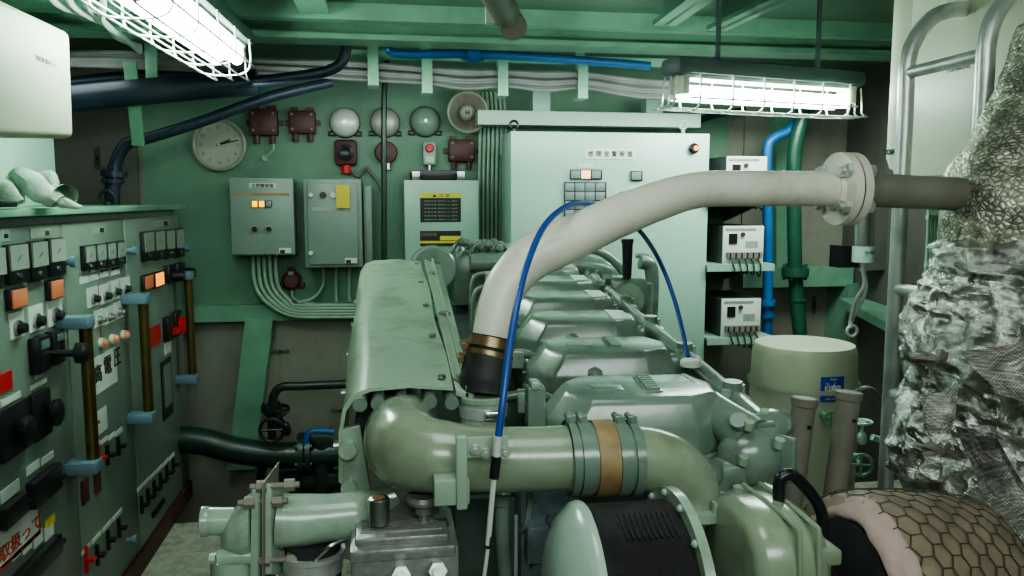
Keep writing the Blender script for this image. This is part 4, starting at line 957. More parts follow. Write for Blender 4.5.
# block, heads
fin(B().bb((-.42, -.06, -.98), (.20, 2.2, -.13)).bb((-.47, -.02, -.55), (.26, 2.2, -.2), bev=.02).xf(EM), 'engine_block', 'enginedk', ENG)
fin(B().bb((-.1, 1.45, 0), (.05, 1.5, .15)).bb((.5, 1.5, 0), (1.05, 3.5, .15)), 'engine_bed', 'enginedk', ENG)
proto = None
for i in range(6):
    D = Matrix.Translation((0, PT * i, 0)); M = EM @ D
    b = B().bb((-.19, -.125, -.14), (.17, .125, -.012), bev=.012)
    b.bb((-.30, -.10, -.16), (-.18, .10, -.06), bev=.012).bb((.15, -.11, -.18), (.25, .11, -.07), bev=.02)
    hd = fin(b.xf(M), 'cylinder_head', 'enginedk', ENG)
    nb = B()
    for u_ in (-.17, .15):
        for v_ in (-.125, .13): nb.hexnut((u_, v_, -.014), (0, 0, 1), .015, .02)
    fin(nb.xf(M), 'head_nuts', 'engine', hd)
    base = [(-.185, -.035), (-.135, -.108), (.10, -.112), (.172, -.07), (.182, .02), (.145, .10), (-.135, .10), (-.185, .04)]
    def ring(sx, sy, dx, z): return [(x * sx + dx, y * sy, z) for x, y in base]
    cvb = B().loft([ring(1.03, 1.05, 0, -.012), ring(1.03, 1.05, 0, 0)], .003).loft([ring(1, 1, 0, 0), ring(.98, .98, 0, .055), ring(.84, .84, .008, .100), ring(.79, .76, .008, .110)], .006, 3)
    if i in (0, 1, 2): cvb.box((-.035, -.105, .018), (.07, .03, .05), bev=.012)
    cv = fin(cvb.xf(M), 'rocker_cover', 'engine', ENG, ang=50)
    fin(B().lathe([(.026, 0), (.026, .006), (.017, .008), (.017, .022), (.008, .03)], (-.035, -.10, .048), (0, -.35, 1), 14).xf(M), 'cap_nut', 'engine', cv)
    if i < 2:
        pl = B().box((.025, 0, .111), (.035, .11, .004), bev=.001)
        for k in range(7): pl.box((.025, -.045 + .015 * k, .115), (.026, .009, .006))
        fin(pl.xf(M), 'raised_lettering', 'engine', cv)
        fin(B().box((-.06, -.015, .110), (.06, .045, .004), bev=.002).xf(M), 'raised_plate', 'engine', cv)
    elif i > 2 or i == 2:
        fin(B().hexa([(.085, -.075, .095), (.138, -.06, .095), (.135, .05, .095), (.085, .065, .095), (.085, -.075, .1125), (.138, -.06, .1125), (.135, .05, .1125), (.085, .065, .1125)]).xf(M), 'tape_and_glint', 'tape', cv)  # white tape on the far covers; on the third, a painted-in highlight
# injection pipes on the left of heads
for i in range(6):
    v = PT * i + .1
    fin(B().tube([E(-.12, v, .015), E(-.17, v, .06), E(-.25, v - .01, .062), E(-.285, v - .02, .03), E(-.29, v - .02, -.10)], .0095, 10, 7), 'injection_pipe', 'engine', ENG)
    fin(B().box((-.205, v, .05), (.045, .035, .045), bev=.004).xf(EM), 'pipe_clip', 'engine2', ENG)
# exhaust shield (room-parallel)
zA, zB_ = 1.315, 1.452; yA, yB2 = 1.42, 2.65
def shp(y, z, dx=0):
    pr = [(-.090, -.17), (-.088, -.08), (-.080, -.035), (-.062, -.010), (-.035, 0), (.04, .004), (.118, -.004)]
    inn = [(x + (.006 if x < 0 else 0), zz - .006) for x, zz in pr[::-1]]
    return [Vector((x + dx, y, z + zz)) for x, zz in pr + inn]
b = B(); rings = []
for k in range(13):
    f_ = k / 12; y = yA + (yB2 - yA) * f_; wob = .004 * noise.noise(Vector((0, y * 3, 1)))
    rings.append([b.bm.verts.new(p) for p in shp(y, zA + (zB_ - zA) * f_ + wob, .003 * math.sin(k))])
b._skin(rings)
sh = fin(b, 'exhaust_heat_shield', 'shield', ENG)
sb = B()
for k in range(5):
    y = yA + .04 + k * .28; z = zA + (zB_ - zA) * (y - yA) / (yB2 - yA); sb.cyl((.10, y, z), (.10, y, z + .006), .008, n=10)
    sb.cyl((-.088, y, z - .12), (-.1, y, z - .12), .009, n=10)
fin(sb, 'shield_screws', 'steel', sh)
fin(B().hexa([(.122, yA - .01, zA - .018), (.155, yA - .01, zA - .03), (.182, yB2, zB_ - .03), (.128, yB2, zB_ - .012), (.122, yA - .01, zA - .004), (.155, yA - .01, zA - .016), (.182, yB2, zB_ - .016), (.128, yB2, zB_ + .002)], bev=.002)
    .hexa([(.14, yA - .01, zA - .02), (.145, yA - .01, zA - .02), (.157, yB2, zB_ - .02), (.152, yB2, zB_ - .02), (.14, yA - .01, zA + .0), (.145, yA - .01, zA + .0), (.157, yB2, zB_ + .006), (.152, yB2, zB_ + .006)]), 'shield_side_strip', 'shield', ENG)
sb = B()
for y in (1.46, 1.95, 2.45):
    z = zA + (zB_ - zA) * (y - yA) / (yB2 - yA); x = .136 + .01 * (y - yA); sb.lathe([(.016, -.008), (.016, 0), (.008, .004)], (x, y, z), ZU, 12)
fin(sb, 'strip_screws', 'greypipe', ENG)
# exhaust manifold beneath the shield + studs visible at its front
fin(B().tube([(.01, 1.47, 1.215), (.02, 2.4, 1.26), (.03, 3.28, 1.30)], .075, 20, 3), 'exhaust_manifold', 'enginedk', ENG)
sb = B()
for px, py in ((360, 405), (401, 403), (452, 403), (378, 404), (430, 402)):
    c = Y(px, py, 1.40); sb.cyl(c, c + YF * .08, .013, n=12)
fin(sb, 'manifold_studs', 'engine', ENG)
# mounting plate at left under the shield
fin(B().prism([Y(342, 430, 1.42), Y(360, 425, 1.42), Y(372, 500, 1.42), Y(368, 560, 1.42), Y(340, 560, 1.42)], (0, .02, 0), .003).lathe([(.016, 0), (.016, -.02)], Y(348, 448, 1.42), YF, 12).lathe([(.014, 0), (.014, -.02)], Y(349, 485, 1.42), YF, 12), 'side_plate', 'engine2', ENG)
# ---- intake duct
dp = [Y(412, 420, 1.50), Y(400, 432, 1.36), Y(408, 449, 1.27), Y(436, 456, 1.235), Y(480, 459, 1.23), Y(530, 459, 1.23), Y(566, 458, 1.23)]
fin(B().tube(dp, [.052, .060, .065, .058, .052, .052, .053], 32, 8), 'intake_duct', 'duct', ENG, ang=60)
ep = [Y(635, 458, 1.23), Y(652, 460, 1.23), Y(673, 468, 1.23), Y(688, 486, 1.235), Y(692, 512, 1.24)]
el = fin(B().tube(ep, [.053, .053, .052, .050, .050], 32, 8), 'intake_elbow', 'duct', ENG, ang=60)
c = ep[-1]; fin(B().cyl(c + Vector((0, 0, .008)), c + Vector((0, 0, .022)), .072, n=32).box(c + Vector((.075, 0, .012)), (.05, .05, .02), bev=.008).box(c + Vector((-.06, -.02, .012)), (.05, .05, .02), bev=.008), 'elbow_flange', 'engine2', ENG)
sb = B(); 
for dx, dy in ((.085, 0), (-.06, -.04), (.02, -.062)): sb.hexnut(c + Vector((dx, dy, .02)), ZU, .012, .02)
fin(sb, 'flange_nuts', 'engine2', ENG)
hc = Y(566, 458, 1.23); he = Y(636, 458, 1.23)
hs = fin(B().tube([hc, (hc + he) / 2, he], [.057, .059, .057], 32, 4), 'hose_sleeve', 'engine', ENG)
for f_, w, m in ((.06, .012, 'engine'), (.22, .02, 'engine'), (.50, .034, 'rustband'), (.74, .02, 'engine'), (.93, .014, 'engine')):
    p = hc.lerp(he, f_); q = fin(B().lathe([(.0595, -w / 2), (.0625, -w / 2), (.0625, w / 2), (.0595, w / 2)], p, XR, 36, False, False), 'hose_clamp', m, hs)
    if m != 'rustband': fin(B().cyl(p + Vector((0, -.012, .066)), p + Vector((0, .025, .066)), .006, n=8).box(p + Vector((0, 0, .066)), (.016, .014, .014), bev=.003), 'clamp_screw', 'engine', q)
# ---- hose at base of white pipe (belongs to engine charge piping)
h0 = Y(492, 336, 1.455); 
hp = [h0 - ZU * .004, Y(489, 352, 1.45), Y(486, 372, 1.44), Y(483, 392, 1.43)]
hose = fin(B().tube([Y(490, 345, 1.452), Y(487.5, 362, 1.447), Y(485, 380, 1.44), Y(483, 396, 1.43)], [.041, .046, .048, .042], 28, 6), 'rubber_elbow', 'rubber', ENG)
for q, r in (((491, 344), .044), ((488.5, 357), .046)):
    p = Y(*q, 1.45); ax = (Y(493, 336, 1.455) - Y(486, 370, 1.44)).normalized()
    k = fin(B().lathe([(r - .003, -.009), (r, -.009), (r, .009), (r - .003, .009)], p, ax, 32, False, False), 'hose_clamp', 'bronze', hose)
    fin(B().cyl(p + Vector((-r - .008, -.02, 0)), p + Vector((-r - .008, .02, 0)), .006, n=8).box(p + Vector((-r - .004, -.0, 0)), (.014, .016, .018)), 'clamp_screw', 'bronze', k)
tb = fin(B().cyl(Y(483, 394, 1.43), Y(482, 445, 1.43), .042, n=32), 'charge_pipe', 'engine2', ENG)
p = Y(483, 409, 1.43); k = fin(B().lathe([(.042, -.010), (.045, -.010), (.045, .010), (.042, .010)], p, ZU, 32, False, False), 'hose_clamp', 'galv', tb)
fin(B().box(p + Vector((.012, -.048, 0)), (.03, .014, .016), bev=.003), 'clamp_screw', 'chrome', k)
p = Y(483, 397, 1.43); fin(B().lathe([(.042, -.006), (.0455, -.004), (.0455, .004), (.042, .006)], p, ZU, 32, False, False), 'bead', 'engine2', tb)
# small block beside (535,385)
fin(wbox(B(), (528, 388), (546, 428), 1.42, 1.46), 'stand_block', 'engine', ENG)
fin(wbox(B(), (531, 382), (541, 390), 1.415, 1.45), 'stand_cap', 'engine2', ENG)
# ---- bracket on the intake duct
yb_ = 1.145
bk = fin(wbox(B(), (460, 438), (508, 456), yb_, yb_ + .006, .001), 'cable_bracket', 'engine2', ENG)
fin(wbox(B(), (456, 437), (468, 510), yb_ - .012, yb_ + .006, .003), 'bracket_bar', 'engine2', bk)
fin(wbox(B(), (434, 481), (470, 505), yb_ - .006, yb_ + .03, .003), 'bracket_foot', 'engine2', bk)
for q in ((475, 449), (486, 453), (505, 452)):
    c = Y(*q, yb_); fin(B().hexnut(c, BK, .008, .008).cyl(c, c + BK * .012, .004, n=8), 'bracket_bolt', 'galv', bk)
# ---- aluminium filter box
t = ENG
fo = fin(B().bb(Y(350, 552, 1.17), Y(452, 620, 1.33), bev=.008), 'fuel_box', 'alu', t)
fx = []
a = Y(352, 553, 1.17); c = Y(453, 553, 1.17); top = a.z
b = B().bb((a.x - .004, 1.165, top - .016), (c.x + .004, 1.335, top + .004), bev=.005).bb((a.x + .004, 1.18, top + .003), (c.x - .006, 1.325, top + .016), bev=.004)
for k in range(16): b.bb((a.x + .012, 1.2 + k * .0075, top + .015), (c.x - .014, 1.2035 + k * .0075, top + .0185))
fin(b, 'ribbed_lid', 'alu', fo)
b = B()
for q in ((358, 552), (447, 548)): b.hexnut(Y(q[0], q[1], 1.19), ZU, .009, .012)
fin(b, 'lid_bolts', 'steel', fo)
b = B()
for q in ((401, 574), (437, 570)): b.hexnut(Y(*q, 1.165), (0, -1, .4), .014, .03); b.cyl(Y(*q, 1.165), Y(*q, 1.165) + Vector((0, -.04, .016)), .008, n=10)
fin(b, 'outlet_nuts', 'galv', fo)
c = Y(379, 523, 1.22); s = fin(B().lathe([(.016, 0), (.016, .012), (.017, .013), (.017, .04), (.014, .042)], c, ZU, 20), 'sensor_plug', 'steel', fo); fin(B().cyl(c + ZU * .042, c + ZU * .0425, .010), 'rusty_top', 'rust', s)
c = Y(424, 532, 1.23); fin(B().lathe([(.008, 0), (.008, .03), (.014, .032), (.014, .048), (.026, .05), (.028, .056), (.024, .062)], c, ZU, 24).box(c + ZU * .01, (.035, .03, .016), bev=.004), 'filler_knob', 'alu', fo)
fin(B().tube([Y(434, 530, 1.24), Y(441, 520, 1.24), Y(447, 530, 1.24)], .007, 8, 5).hexnut(Y(440, 528, 1.24), ZU, .012, .02), 'banjo_union', 'steel', fo)
# ---- crankcase front details (blue-grey)
b = B().bb(Y(520, 492, 1.36), Y(562, 600, 1.50), bev=.01).bb(Y(527, 528, 1.33), Y(545, 552, 1.38), bev=.006).bb(Y(472, 500, 1.42), Y(610, 620, 1.55), bev=.01)
for q in ((540, 490), (560, 490)): b.hexnut(Y(*q, 1.40) , ZU, .018, .04)
for q in ((536, 566), (545, 548), (552, 517)): b.lathe([(.012, 0), (.012, .015)], Y(*q, 1.36), BK, 8)
fin(b, 'front_casing', 'bluegrey', ENG)
fin(B().tube([Y(502, 494, 1.30), Y(502, 530, 1.30), Y(504, 560, 1.30), Y(508, 600, 1.30)], .0125, 12, 4).lathe([(.014, 0), (.016, .002), (.016, .02), (.014, .022)], Y(502, 505, 1.30), ZU, 14), 'coolant_hose', 'engine', ENG)
fin(B().tube([Y(516, 515, 1.29), Y(516, 560, 1.29), Y(515, 610, 1.29)], .0035, 8, 3), 'thin_fuel_line', 'galv', ENG)
fin(B().tube([Y(530, 490, 1.32), Y(529, 510, 1.32), Y(526, 524, 1.32), Y(520, 530, 1.34)], .006, 8, 4), 'thin_fuel_line', 'engine', ENG)
fin(B().bb(Y(455, 500, 1.38), Y(500, 640, 1.40)), 'dark_shaft_cover', 'enginedk', ENG)
# ---- left water pump with flange
PW = 1.28
pm = fin(B().tube([Y(278, 520, PW), Y(300, 520, PW), Y(335, 517, PW), Y(362, 514, PW + .01), Y(380, 512, PW + .05)], [.043, .042, .038, .038, .042], 28, 5), 'water_outlet', 'engine2', ENG, ang=60)
c = Y(263, 520, PW)
fin(B().prism([Y(262, 484, PW - .035), Y(281, 482, PW + .03), Y(281, 575, PW + .03), Y(262, 575, PW - .035)], (.014, .0, 0), .003), 'outlet_flange', 'engine2', pm)
fin(B().prism([Y(251, 488, PW - .035), Y(270, 488, PW + .03), Y(268, 590, PW + .03), Y(249, 590, PW - .035)], (.014, .0, 0), .003), 'mating_flange', 'engine2', pm)
fin(B().prism([Y(262, 484, PW - .05), Y(278, 462, PW + .03), Y(272, 590, PW + .03), Y(262, 590, PW - .05)], (.002, 0, 0)), 'gasket_plate', 'greypipe', pm)
sb = B()
for q in ((270, 486), (258, 502), (273, 560)): cc = Y(*q, PW - .03); sb.hexnut(cc - XR * .02, XR, .010, .016); sb.hexnut(cc + XR * .022, XR, .010, .016); sb.cyl(cc - XR * .03, cc + XR * .045, .005, n=8)
fin(sb, 'flange_bolts', 'greypipe', pm)
hs_ = fin(B().loft([[Y(252 - 0, 495, PW) + Vector((0, math.cos(t_) * .048, math.sin(t_) * .05 - .045)) for t_ in [k * math.pi / 8 for k in range(16)]],
             [Y(243, 500, PW) + Vector((0, math.cos(t_) * .047, math.sin(t_) * .046 - .045)) for t_ in [k * math.pi / 8 for k in range(16)]],
             [Y(230, 508, PW) + Vector((0, math.cos(t_) * .036, math.sin(t_) * .034 - .040)) for t_ in [k * math.pi / 8 for k in range(16)]],
             [Y(222, 520, PW) + Vector((0, math.cos(t_) * .02, math.sin(t_) * .02 - .03)) for t_ in [k * math.pi / 8 for k in range(16)]]], .002), 'pump_housing', 'engine2', ENG, ang=60)
fin(B().cyl(Y(236, 521, PW), Y(208, 521, PW), .022, n=24).lathe([(.022, 0), (.024, -.004), (.024, -.012), (.018, -.014)], Y(210, 521, PW), XR, 24), 'spigot', 'engine2', hs_)
fin(B().tube([Y(255, 556, PW - .02), Y(230, 556, PW - .02), Y(219, 558, PW - .02)], .014, 14, 3).cyl(Y(234, 556, PW), Y(236, 640, PW), .036, n=24).hexnut(Y(216, 558, PW - .02), (-1, 0, 0), .008, .01), 'lower_housing', 'engine2', hs_)
cc = Y(313, 540, PW); fin(B().cyl(cc, cc - ZU * .14, .044, n=28), 'outlet_boot', 'rubber', pm)
q = fin(B().lathe([(.045, -.012), (.048, -.012), (.048, .012), (.045, .012)], Y(313, 562, PW), ZU, 32, False, False).lathe([(.045, -.008), (.052, -.008), (.052, .0), (.045, .0)], Y(313, 549, PW), ZU, 32, False, False), 'hose_clamp', 'galv', pm)
fin(B().tube([Y(315, 560, PW - .045), Y(328, 548, PW - .05), Y(345, 540, PW - .03)], .004, 6, 4), 'clamp_wire', 'steel', q)
# ---- air filter drum
DC = Vector((.335, 1.06, 0)); zt_ = Y(640, 507, 1.06).z; rD = .13; zc = zt_ - rD
c0 = Vector((.272, 1.06, zc)); c1 = Vector((.405, 1.06, zc))
af = thing('air_filter', 'round air filter with mint domed end and black cloth drum', 'filter', (.33, 1.06, zc - rD))
fin(B().cyl(c0, c1, rD, n=56), 'filter_drum', 'mesh', af)
fin(B().lathe([(rD * 1.04, .006), (rD * 1.05, 0), (rD * 1.03, -.008), (rD * .97, -.015), (rD * .88, -.028), (rD * .6, -.046), (rD * .3, -.054), (.002, -.055)], c0, XR, 56), 'domed_end', 'dome', af)
sb = B()
for an in (150, 175, 200): d = Vector((0, math.cos(R(an)), math.sin(R(an)))) * rD * .72; sb.sph(c0 + d - XR * .040, .006, n=10)
fin(sb, 'dome_rivets', 'label', af)
sb = B()
for k in range(10):
    sb.box(c0 + Vector((.045 + .008 * k, -.045, math.sqrt(rD ** 2 - .045 ** 2))), (.0025, .05, .003), rot=Matrix.Rotation(R(20), 3, 'X'))
fin(sb, 'vent_slots', 'rubber', af)
fr = fin(B().lathe([(rD * .98, 0), (rD * 1.14, 0), (rD * 1.14, .014), (rD * .98, .014)], c1, XR, 56), 'mounting_ring', 'engine2', af)
sb = B()
for k in range(14): d = Vector((0, math.cos(k * .449), math.sin(k * .449))) * rD * 1.08; sb.sph(c1 + d - XR * .001, .006, n=8)
fin(sb, 'ring_rivets', 'engine2', fr)
fin(B().bb(c0 + Vector((.07, -.09, -.2)), c0 + Vector((.12, .12, -.05))), 'filter_bracket', 'black', af)
# ---- turbo housing right of drum
tz = Y(790, 509, 1.08).z
b = B(); rings = []
prof = [(.447, .092), (.452, .108), (.475, .116), (.505, .114), (.535, .118), (.565, .112), (.585, .104), (.590, .08)]
tx0 = Y(736, 510, 1.1).x; tx1 = Y(808, 505, 1.1).x
prof = [(tx0 + (x - .447) / .143 * (tx1 - tx0), r) for x, r in prof]
for x, r in prof:
    ring = []
    for k in range(40):
        a_ = 2 * math.pi * k / 40; ca, sa = math.cos(a_), math.sin(a_)
        e = 3.0; q = (abs(ca) ** e + abs(sa) ** e) ** (-1 / e)
        ring.append(b.bm.verts.new(Vector((x + .02 * sa * 0, 1.12 + ca * q * r * .95, tz - .118 + sa * q * r))))
    rings.append(ring)
b._skin(rings)
tu = fin(b, 'turbo_housing', 'duct', ENG, ang=60)
b = B()
for x in (tx0 + (tx1 - tx0) * .5, tx0 + (tx1 - tx0) * .75): b.tube([Vector((x, 1.12 - .112, tz - .20)), Vector((x, 1.12 - .105, tz - .03)), Vector((x, 1.12 - .08, tz - .004)), Vector((x, 1.12 + .08, tz - .004))], .004, 8, 4)
fin(b, 'housing_ribs', 'duct', tu)
cc = Y(826, 553, 1.04); fin(B().bb(cc + Vector((-.035, -.02, -.012)), cc + Vector((.015, .05, .012)), bev=.005).bb(cc + Vector((-.03, -.01, -.12)), cc + Vector((.005, .05, -.01)), bev=.005), 'housing_lug', 'duct', tu)
fin(B().bb((.425, 1.08, tz - .17), (.45, 1.16, tz - .05), bev=.008), 'turbo_centre', 'purple', ENG)
fin(B().lathe([(.02, 0), (.035, .01), (.04, .03), (.04, .05)], Vector((.47, 1.22, tz - .10)), ZU, 20), 'turbo_neck', 'engine', ENG)
# black bent bar
tag(fin(B().tube([Y(779, 505, 1.12), Y(779, 486, 1.12), Y(782, 477, 1.12), Y(792, 475, 1.12), Y(808, 490, 1.12), Y(819, 506, 1.12), Y(823, 522, 1.12), Y(823, 550, 1.12), Y(832, 572, 1.11), Y(850, 605, 1.10)], .0095, 12, 6), 'bent_pipe', 'black'), 'black bent pipe arching beside the brown blanket', 'pipe')
# ---- right side : coolant rail and lumpy castings
rb = fin(B().tube([E(.24, -.05, .045), E(.235, .3, .05), E(.23, .75, .05), E(.225, 1.2, .05), E(.22, 1.75, .06)], .022, 16, 3), 'coolant_rail', 'engine', ENG)
for i in range(6):
    v = PT * i + .10
    k = fin(B().bb((.19, v - .03, -.03), (.275, v + .03, .055), bev=.014).cyl((.235, v, .05), (.235, v, .085), .02, n=16).tube([(.2, v, .03), (.16, v + .02, .0)], .018, 10, 1).xf(EM), 'rail_elbow', 'engine', ENG)
    fin(B().hexnut((.215, v - .02, .052), (0, 0, 1), .010, .02).hexnut((.26, v + .02, .052), (0, 0, 1), .010, .02).xf(EM), 'elbow_bolts', 'engine2', k)
fin(B().lathe([(.024, 0), (.024, .012), (.02, .016)], Y(690, 366, 1.75), ZU, 20), 'filler_cap', 'label', ENG)
# front-right thermostat casting
c = Y(750, 455, 1.36)
b = B().sph(c, .055, (1.15, .9, 1), 24).tube([c + Vector((.0, 0, .03)), c + Vector((-.045, .09, .07)), c + Vector((-.06, .2, .085))], [.045, .035, .03], 18, 5)
b.tube([c + Vector((-.02, -.01, -.02)), c + Vector((-.06, 0, -.035)), c + Vector((-.07, .0, -.09)), c + Vector((-.07, 0, -.15))], [.035, .03, .026, .026], 16, 5)
b.tube([c, c + Vector((.05, .03, .04)), c + Vector((.10, .08, .03))], [.045, .036, .03], 16, 5)
b.box(c + Vector((.01, .02, .058)), (.07, .06, .012), bev=.004).box(c + Vector((.045, -.01, .0)), (.012, .085, .085), rot=Matrix.Rotation(.5, 3, 'Z'), bev=.004)
th = fin(b, 'thermostat_casting', 'engine', ENG, ang=60)
sb = B()
for d in ((-.02, -.03, .06), (.04, .03, .062), (.03, -.05, .03), (-.035, -.045, .0)): sb.hexnut(c + Vector(d), (0, -.3, 1), .010, .016)
fin(sb, 'casting_bolts', 'engine2', th)
fin(B().cyl(c + Vector((-.02, 0, .05)), c + Vector((-.035, -.02, .075)), .016, n=14).cyl(c + Vector((-.085, -.03, .0)), c + Vector((-.085, -.03, -.03)), .018, n=12), 'casting_plugs', 'engine', th)
b = B()
cc = Y(745, 505, 1.34); b.cyl(cc + ZU * .03, cc - ZU * .15, .06, n=28)
fin(b, 'water_cooler', 'engine2', ENG)
b = B().bb(Y(700, 440, 1.44), Y(735, 500, 1.55), bev=.012).bb(Y(690, 400, 1.55), Y(712, 452, 1.62), bev=.01)
b.tube([Y(735, 420, 1.5), Y(755, 430, 1.5), Y(778, 452, 1.5), Y(792, 478, 1.5)], .02, 12, 5)
b.lathe([(.02, 0), (.025, .01), (.025, .03), (.02, .035)], Y(727, 400, 1.62), (.6, 0, 1), 14)
b.tube([Y(724, 386, 1.75), Y(740, 398, 1.7), Y(757, 420, 1.55)], .018, 12, 4)
fin(b, 'side_casting', 'engine', ENG)
# ---- far end : turbo rings, governor
c = Y(433, 268, 3.45)
fin(B().lathe([(.03, -.052), (.09, -.052), (.098, -.042), (.098, .05), (.08, .08)], c, YF, 36), 'end_housing', 'engine', ENG)
fin(B().lathe([(.032, -.055), (.032, -.03)], c, YF, 24), 'bore', 'enginedk', ENG)
b = B().bb(Y(455, 253, 3.6), Y(520, 300, 3.8), bev=.02).bb(Y(520, 257, 3.55), Y(566, 285, 3.8), bev=.02).tube([Y(470, 262, 3.55), Y(520, 262, 3.55), Y(600, 268, 3.5), Y(618, 285, 3.5)], .045, 16, 5)
fin(b, 'rear_casting', 'engine', ENG)
b = B()
for k in range(22):
    c = Y(random.uniform(462, 508), random.uniform(244, 254), random.uniform(3.5, 3.7)); b.lathe([(.012, 0), (.018, .01), (.012, .03)], c, (random.uniform(-1, 1), random.uniform(-1, 1), 1), 8)
for k in range(5): b.tube([Y(450 + 10 * k, 256, 3.55), Y(458 + 10 * k, 243 + k % 2 * 3, 3.55), Y(470 + 9 * k, 249, 3.6), Y(480 + 6 * k, 258, 3.6)], .010, 8, 5)
fin(b, 'rear_fittings', 'engine', ENG)
b = B().tube([Y(560, 262, 3.3), Y(575, 250, 3.3), Y(600, 252, 3.3), Y(620, 268, 3.3), Y(626, 285, 3.3)], .018, 12, 5).tube([Y(640, 262, 3.2), Y(650, 266, 3.2), Y(652, 285, 3.2), Y(650, 330, 3.2)], .03, 12, 5)
b.tube([Y(636, 256, 3.3), Y(648, 257, 3.3), Y(655, 270, 3.3), Y(655, 290, 3.3)], .01, 8, 5)
fin(b, 'rear_pipes', 'engine', ENG)
c = Y(641, 300, 2.95); b = B().bb(Y(610, 278, 2.95), Y(636, 310, 3.1), bev=.02).cyl(Y(641, 283, 3.0), Y(641, 335, 3.0), .045, n=20).lathe([(.06, -.02), (.07, 0), (.06, .03)], Y(627, 300, 2.95), (.3, -1, .4), 20)
b.tube([Y(622, 312, 2.8), Y(640, 328, 2.6), Y(662, 350, 2.3)], .014, 10, 4).box(Y(645, 333, 2.5), (.06, .06, .03), bev=.008)
for q in ((600, 290), (606, 283), (616, 312), (632, 318), (652, 326), (665, 345)): b.hexnut(Y(*q, 2.8), (0, -.5, 1), .02, .03)
gv = fin(b, 'governor', 'engine', ENG)
fin(B().cyl(Y(627, 278, 2.95), Y(627.5, 243, 2.95), .017, .021, n=16).cyl(Y(627.5, 243, 2.95), Y(627.5, 239, 2.95), .024, n=16), 'control_lever', 'black', gv)
# ---- blue cable
t = thing('control_cable', 'bright blue control cable looping over the white pipe', 'cable', Y(497, 437, 1.12))
fin(B().tube([Y(498, 440, 1.12), Y(503, 400, 1.13), Y(509, 350, 1.16), Y(517, 305, 1.20), Y(527, 265, 1.27), Y(543, 228, 1.36), Y(562, 209, 1.44), Y(580, 203, 1.51), Y(606, 207, 1.62), Y(638, 229, 1.75), Y(660, 262, 1.95), Y(676, 305, 1.92), Y(688, 357, 1.82)], .0056, 12, 7), 'cable_sheath', 'bluecable', t)
fin(B().cyl(Y(498, 436, 1.12), Y(496, 462, 1.12), .0065, n=12).cyl(Y(494, 476, 1.12), Y(488, 545, 1.12), .0042, n=8).cyl(Y(488, 548, 1.12), Y(483, 585, 1.12), .003, n=8), 'steel_rod', 'bellsilver', t)
fin(B().cyl(Y(489, 536, 1.12), Y(488, 548, 1.12), .004, n=10), 'black_sleeve', 'black', t)
fin(B().cyl(Y(496.5, 456, 1.12), Y(494, 478, 1.12), .0075, n=12), 'black_sleeve', 'black', t)

# ================================================================== LOW PIPES AT THE BULKHEAD
pipe([Y(150, 438, 4.4), Y(200, 441, 4.4), Y(235, 450, 4.4), Y(280, 455, 4.4), Y(345, 453, 4.4)], .072, 'dkgreen2', 'sea_water_pipe', 'fat dark green pipe crossing low along the bulkhead', flanges=[(Y(302, 454, 4.4), (1, 0, 0), .12, .03), (Y(309, 454, 4.4), (1, 0, 0), .12, .025)])
pipe([Y(272, 440, 4.45), Y(272, 410, 4.45), Y(274, 395, 4.45), Y(282, 387, 4.45), Y(300, 386, 4.45), Y(346, 384, 4.45)], .024, 'dkgreen2', 'branch_pipe', 'thin dark green pipe rising from the low valve', flanges=[(Y(272, 408, 4.45), (0, 0, 1), .06, .03)])
v_ = valve(Y(272, 430, 4.3), (0, 1, 0.0), .062, 'black', 'black spoked hand wheel on the low green pipe')
valve(Y(278, 412, 4.4), (0.3, .3, -1), .06, 'black', 'black valve wheel lying flat above the spoked one')
t = thing('lever_valve', 'blue lever handle on the low green pipe', 'valve', Y(318, 440, 4.35))
fin(B().tube([Y(305, 448, 4.33), Y(307, 436, 4.33), Y(314, 431, 4.33), Y(334, 432, 4.33)], .017, 10, 4), 'lever', 'bluepipe', t)
fin(B().cyl(Y(322, 440, 4.4), Y(322, 500, 4.4), .06, n=16).box(Y(322, 480, 4.4), (.25, .1, .1), bev=.02), 'valve_body', 'dkgreen2', t)
pipe([Y(268, 456, 4.6), Y(262, 470, 4.6), Y(258, 500, 4.6), Y(257, 530, 4.6)], .024, 'navy', 'drain_pipe', 'dark blue drain pipe dropping into the dark corner')
b = B()
for x, y, r in ((300, 480, .07), (330, 490, .08), (285, 505, .05)): b.lathe([(r, 0), (r * 1.1, .03), (r * .9, .1), (r * .4, .16)], Y(x, y, 4.5) - ZU * .12, ZU, 16)
b.tube([Y(280, 478, 4.5), Y(310, 474, 4.5), Y(345, 480, 4.5)], .035, 12, 3).bb(Y(275, 500, 4.45), Y(345, 530, 4.6))
tag(fin(b, 'bilge_pump', 'dkgreen2'), 'dark green pump tucked beneath the fat pipe', 'pump')

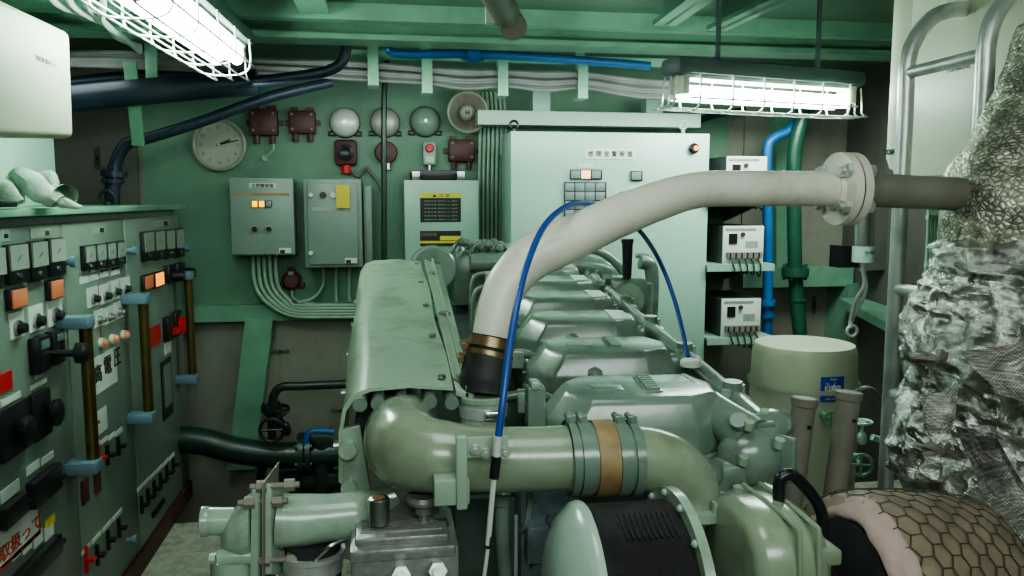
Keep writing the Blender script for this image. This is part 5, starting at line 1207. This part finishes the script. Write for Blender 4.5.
def split(o, pad=.001):
    bm = bmesh.new(); bm.from_mesh(o.data); seen = set(); isl = []
    for v in bm.verts:
        if v in seen: continue
        st = [v]; seen.add(v); g = []
        while st:
            q = st.pop(); g.append(q)
            for e in q.link_edges:
                w_ = e.other_vert(q)
                if w_ not in seen: seen.add(w_); st.append(w_)
        lo = [min(q.co[k] for q in g) - pad for k in range(3)]; hi = [max(q.co[k] for q in g) + pad for k in range(3)]
        isl.append([g, lo, hi])
    ch = True
    while ch:
        ch = False
        for i in range(len(isl)):
            for j in range(i + 1, len(isl)):
                A_, B_ = isl[i], isl[j]
                if all(A_[1][k] <= B_[2][k] and B_[1][k] <= A_[2][k] for k in range(3)):
                    A_[0] += B_[0]; A_[1] = [min(A_[1][k], B_[1][k]) for k in range(3)]; A_[2] = [max(A_[2][k], B_[2][k]) for k in range(3)]
                    isl.pop(j); ch = True; break
            if ch: break
    if len(isl) > 1:
        for g, _, _ in isl[1:]:
            keep = {q.index for q in g}; b2 = bm.copy(); b2.verts.ensure_lookup_table()
            bmesh.ops.delete(b2, geom=[q for q in b2.verts if q.index not in keep], context='VERTS')
            me = bpy.data.meshes.new(o.data.name); b2.to_mesh(me); b2.free(); me.materials.append(o.data.materials[0])
            c = bpy.data.objects.new(o.name.split('.')[0], me); COL.objects.link(c); c.parent = o.parent; c.location = o.location
        keep = {q.index for q in isl[0][0]}
        b2 = bm.copy(); b2.verts.ensure_lookup_table(); bmesh.ops.delete(b2, geom=[q for q in b2.verts if q.index not in keep], context='VERTS')
        b2.to_mesh(o.data); b2.free()
    bm.free()
REN = dict(bolts='bolt', flange_bolts='flange_bolt', casting_bolts='casting_bolt', rear_fittings='rear_fitting', cable_glands='cable_gland', screws='screw', head_nuts='head_nut',
    flange_nuts='flange_nut', shield_screws='shield_screw', strip_screws='strip_screw', manifold_studs='manifold_stud', lid_bolts='lid_bolt', outlet_nuts='outlet_nut', elbow_bolts='elbow_bolt',
    casting_plugs='casting_plug', dome_rivets='dome_rivet', ring_rivets='ring_rivet', terminal_dividers='terminal_divider', wires='wire', hanger='lamp_hanger', rear_pipes='rear_pipe')
for o in list(bpy.data.objects):
    st_ = o.name.split('.')[0]
    if o.type == 'MESH' and st_ in REN:
        o.name = REN[st_]; split(o)

# ================================================================== LIGHTS / WORLD
def area(loc, rot, sx, sy, e, col, name):
    l = bpy.data.lights.new(name, 'AREA'); l.shape = 'RECTANGLE'; l.size = sx; l.size_y = sy; l.energy = e; l.color = col
    o = bpy.data.objects.new(name, l); COL.objects.link(o); o.location = loc; o.rotation_euler = rot; return o
FC = (.88, 1, .93)
area((.3, -.7, 2.3), (R(40), 0, 0), 1.6, .6, 26, FC, 'rear_fill')  # added soft fill from behind the camera, no fixture here
area((.2, .9, 2.42), (R(8), 0, 0), .6, .6, 5, FC, 'deck_fill')  # weak overhead fill added near the camera, no fixture modelled
area((2.1, 3.7, 2.30), (R(10), R(5), 0), .8, .5, 24, FC, 'aft_fill')  # added fill to brighten the back right corner
area((-1.6, 4.0, 2.28), (R(15), R(-10), 0), .7, .3, 2.5, FC, 'aft_fill')  # faint added fill over the back left corner
area((.6, 3.95, 2.1), (R(75), 0, 0), 2.4, .2, 6.5, FC, 'bulkhead_fill')  # invisible fill strip added to lift the back wall
w = bpy.data.worlds.new('world'); SC.world = w; w.use_nodes = True
w.node_tree.nodes['Background'].inputs[0].default_value = (.25, .5, .38, 1); w.node_tree.nodes['Background'].inputs[1].default_value = .05
SC.view_settings.view_transform = 'AgX'
SC.view_settings.look = 'AgX - Medium High Contrast'
SC.view_settings.exposure = .30
SC.cycles.use_denoising = True
SC.cycles.max_bounces = 8
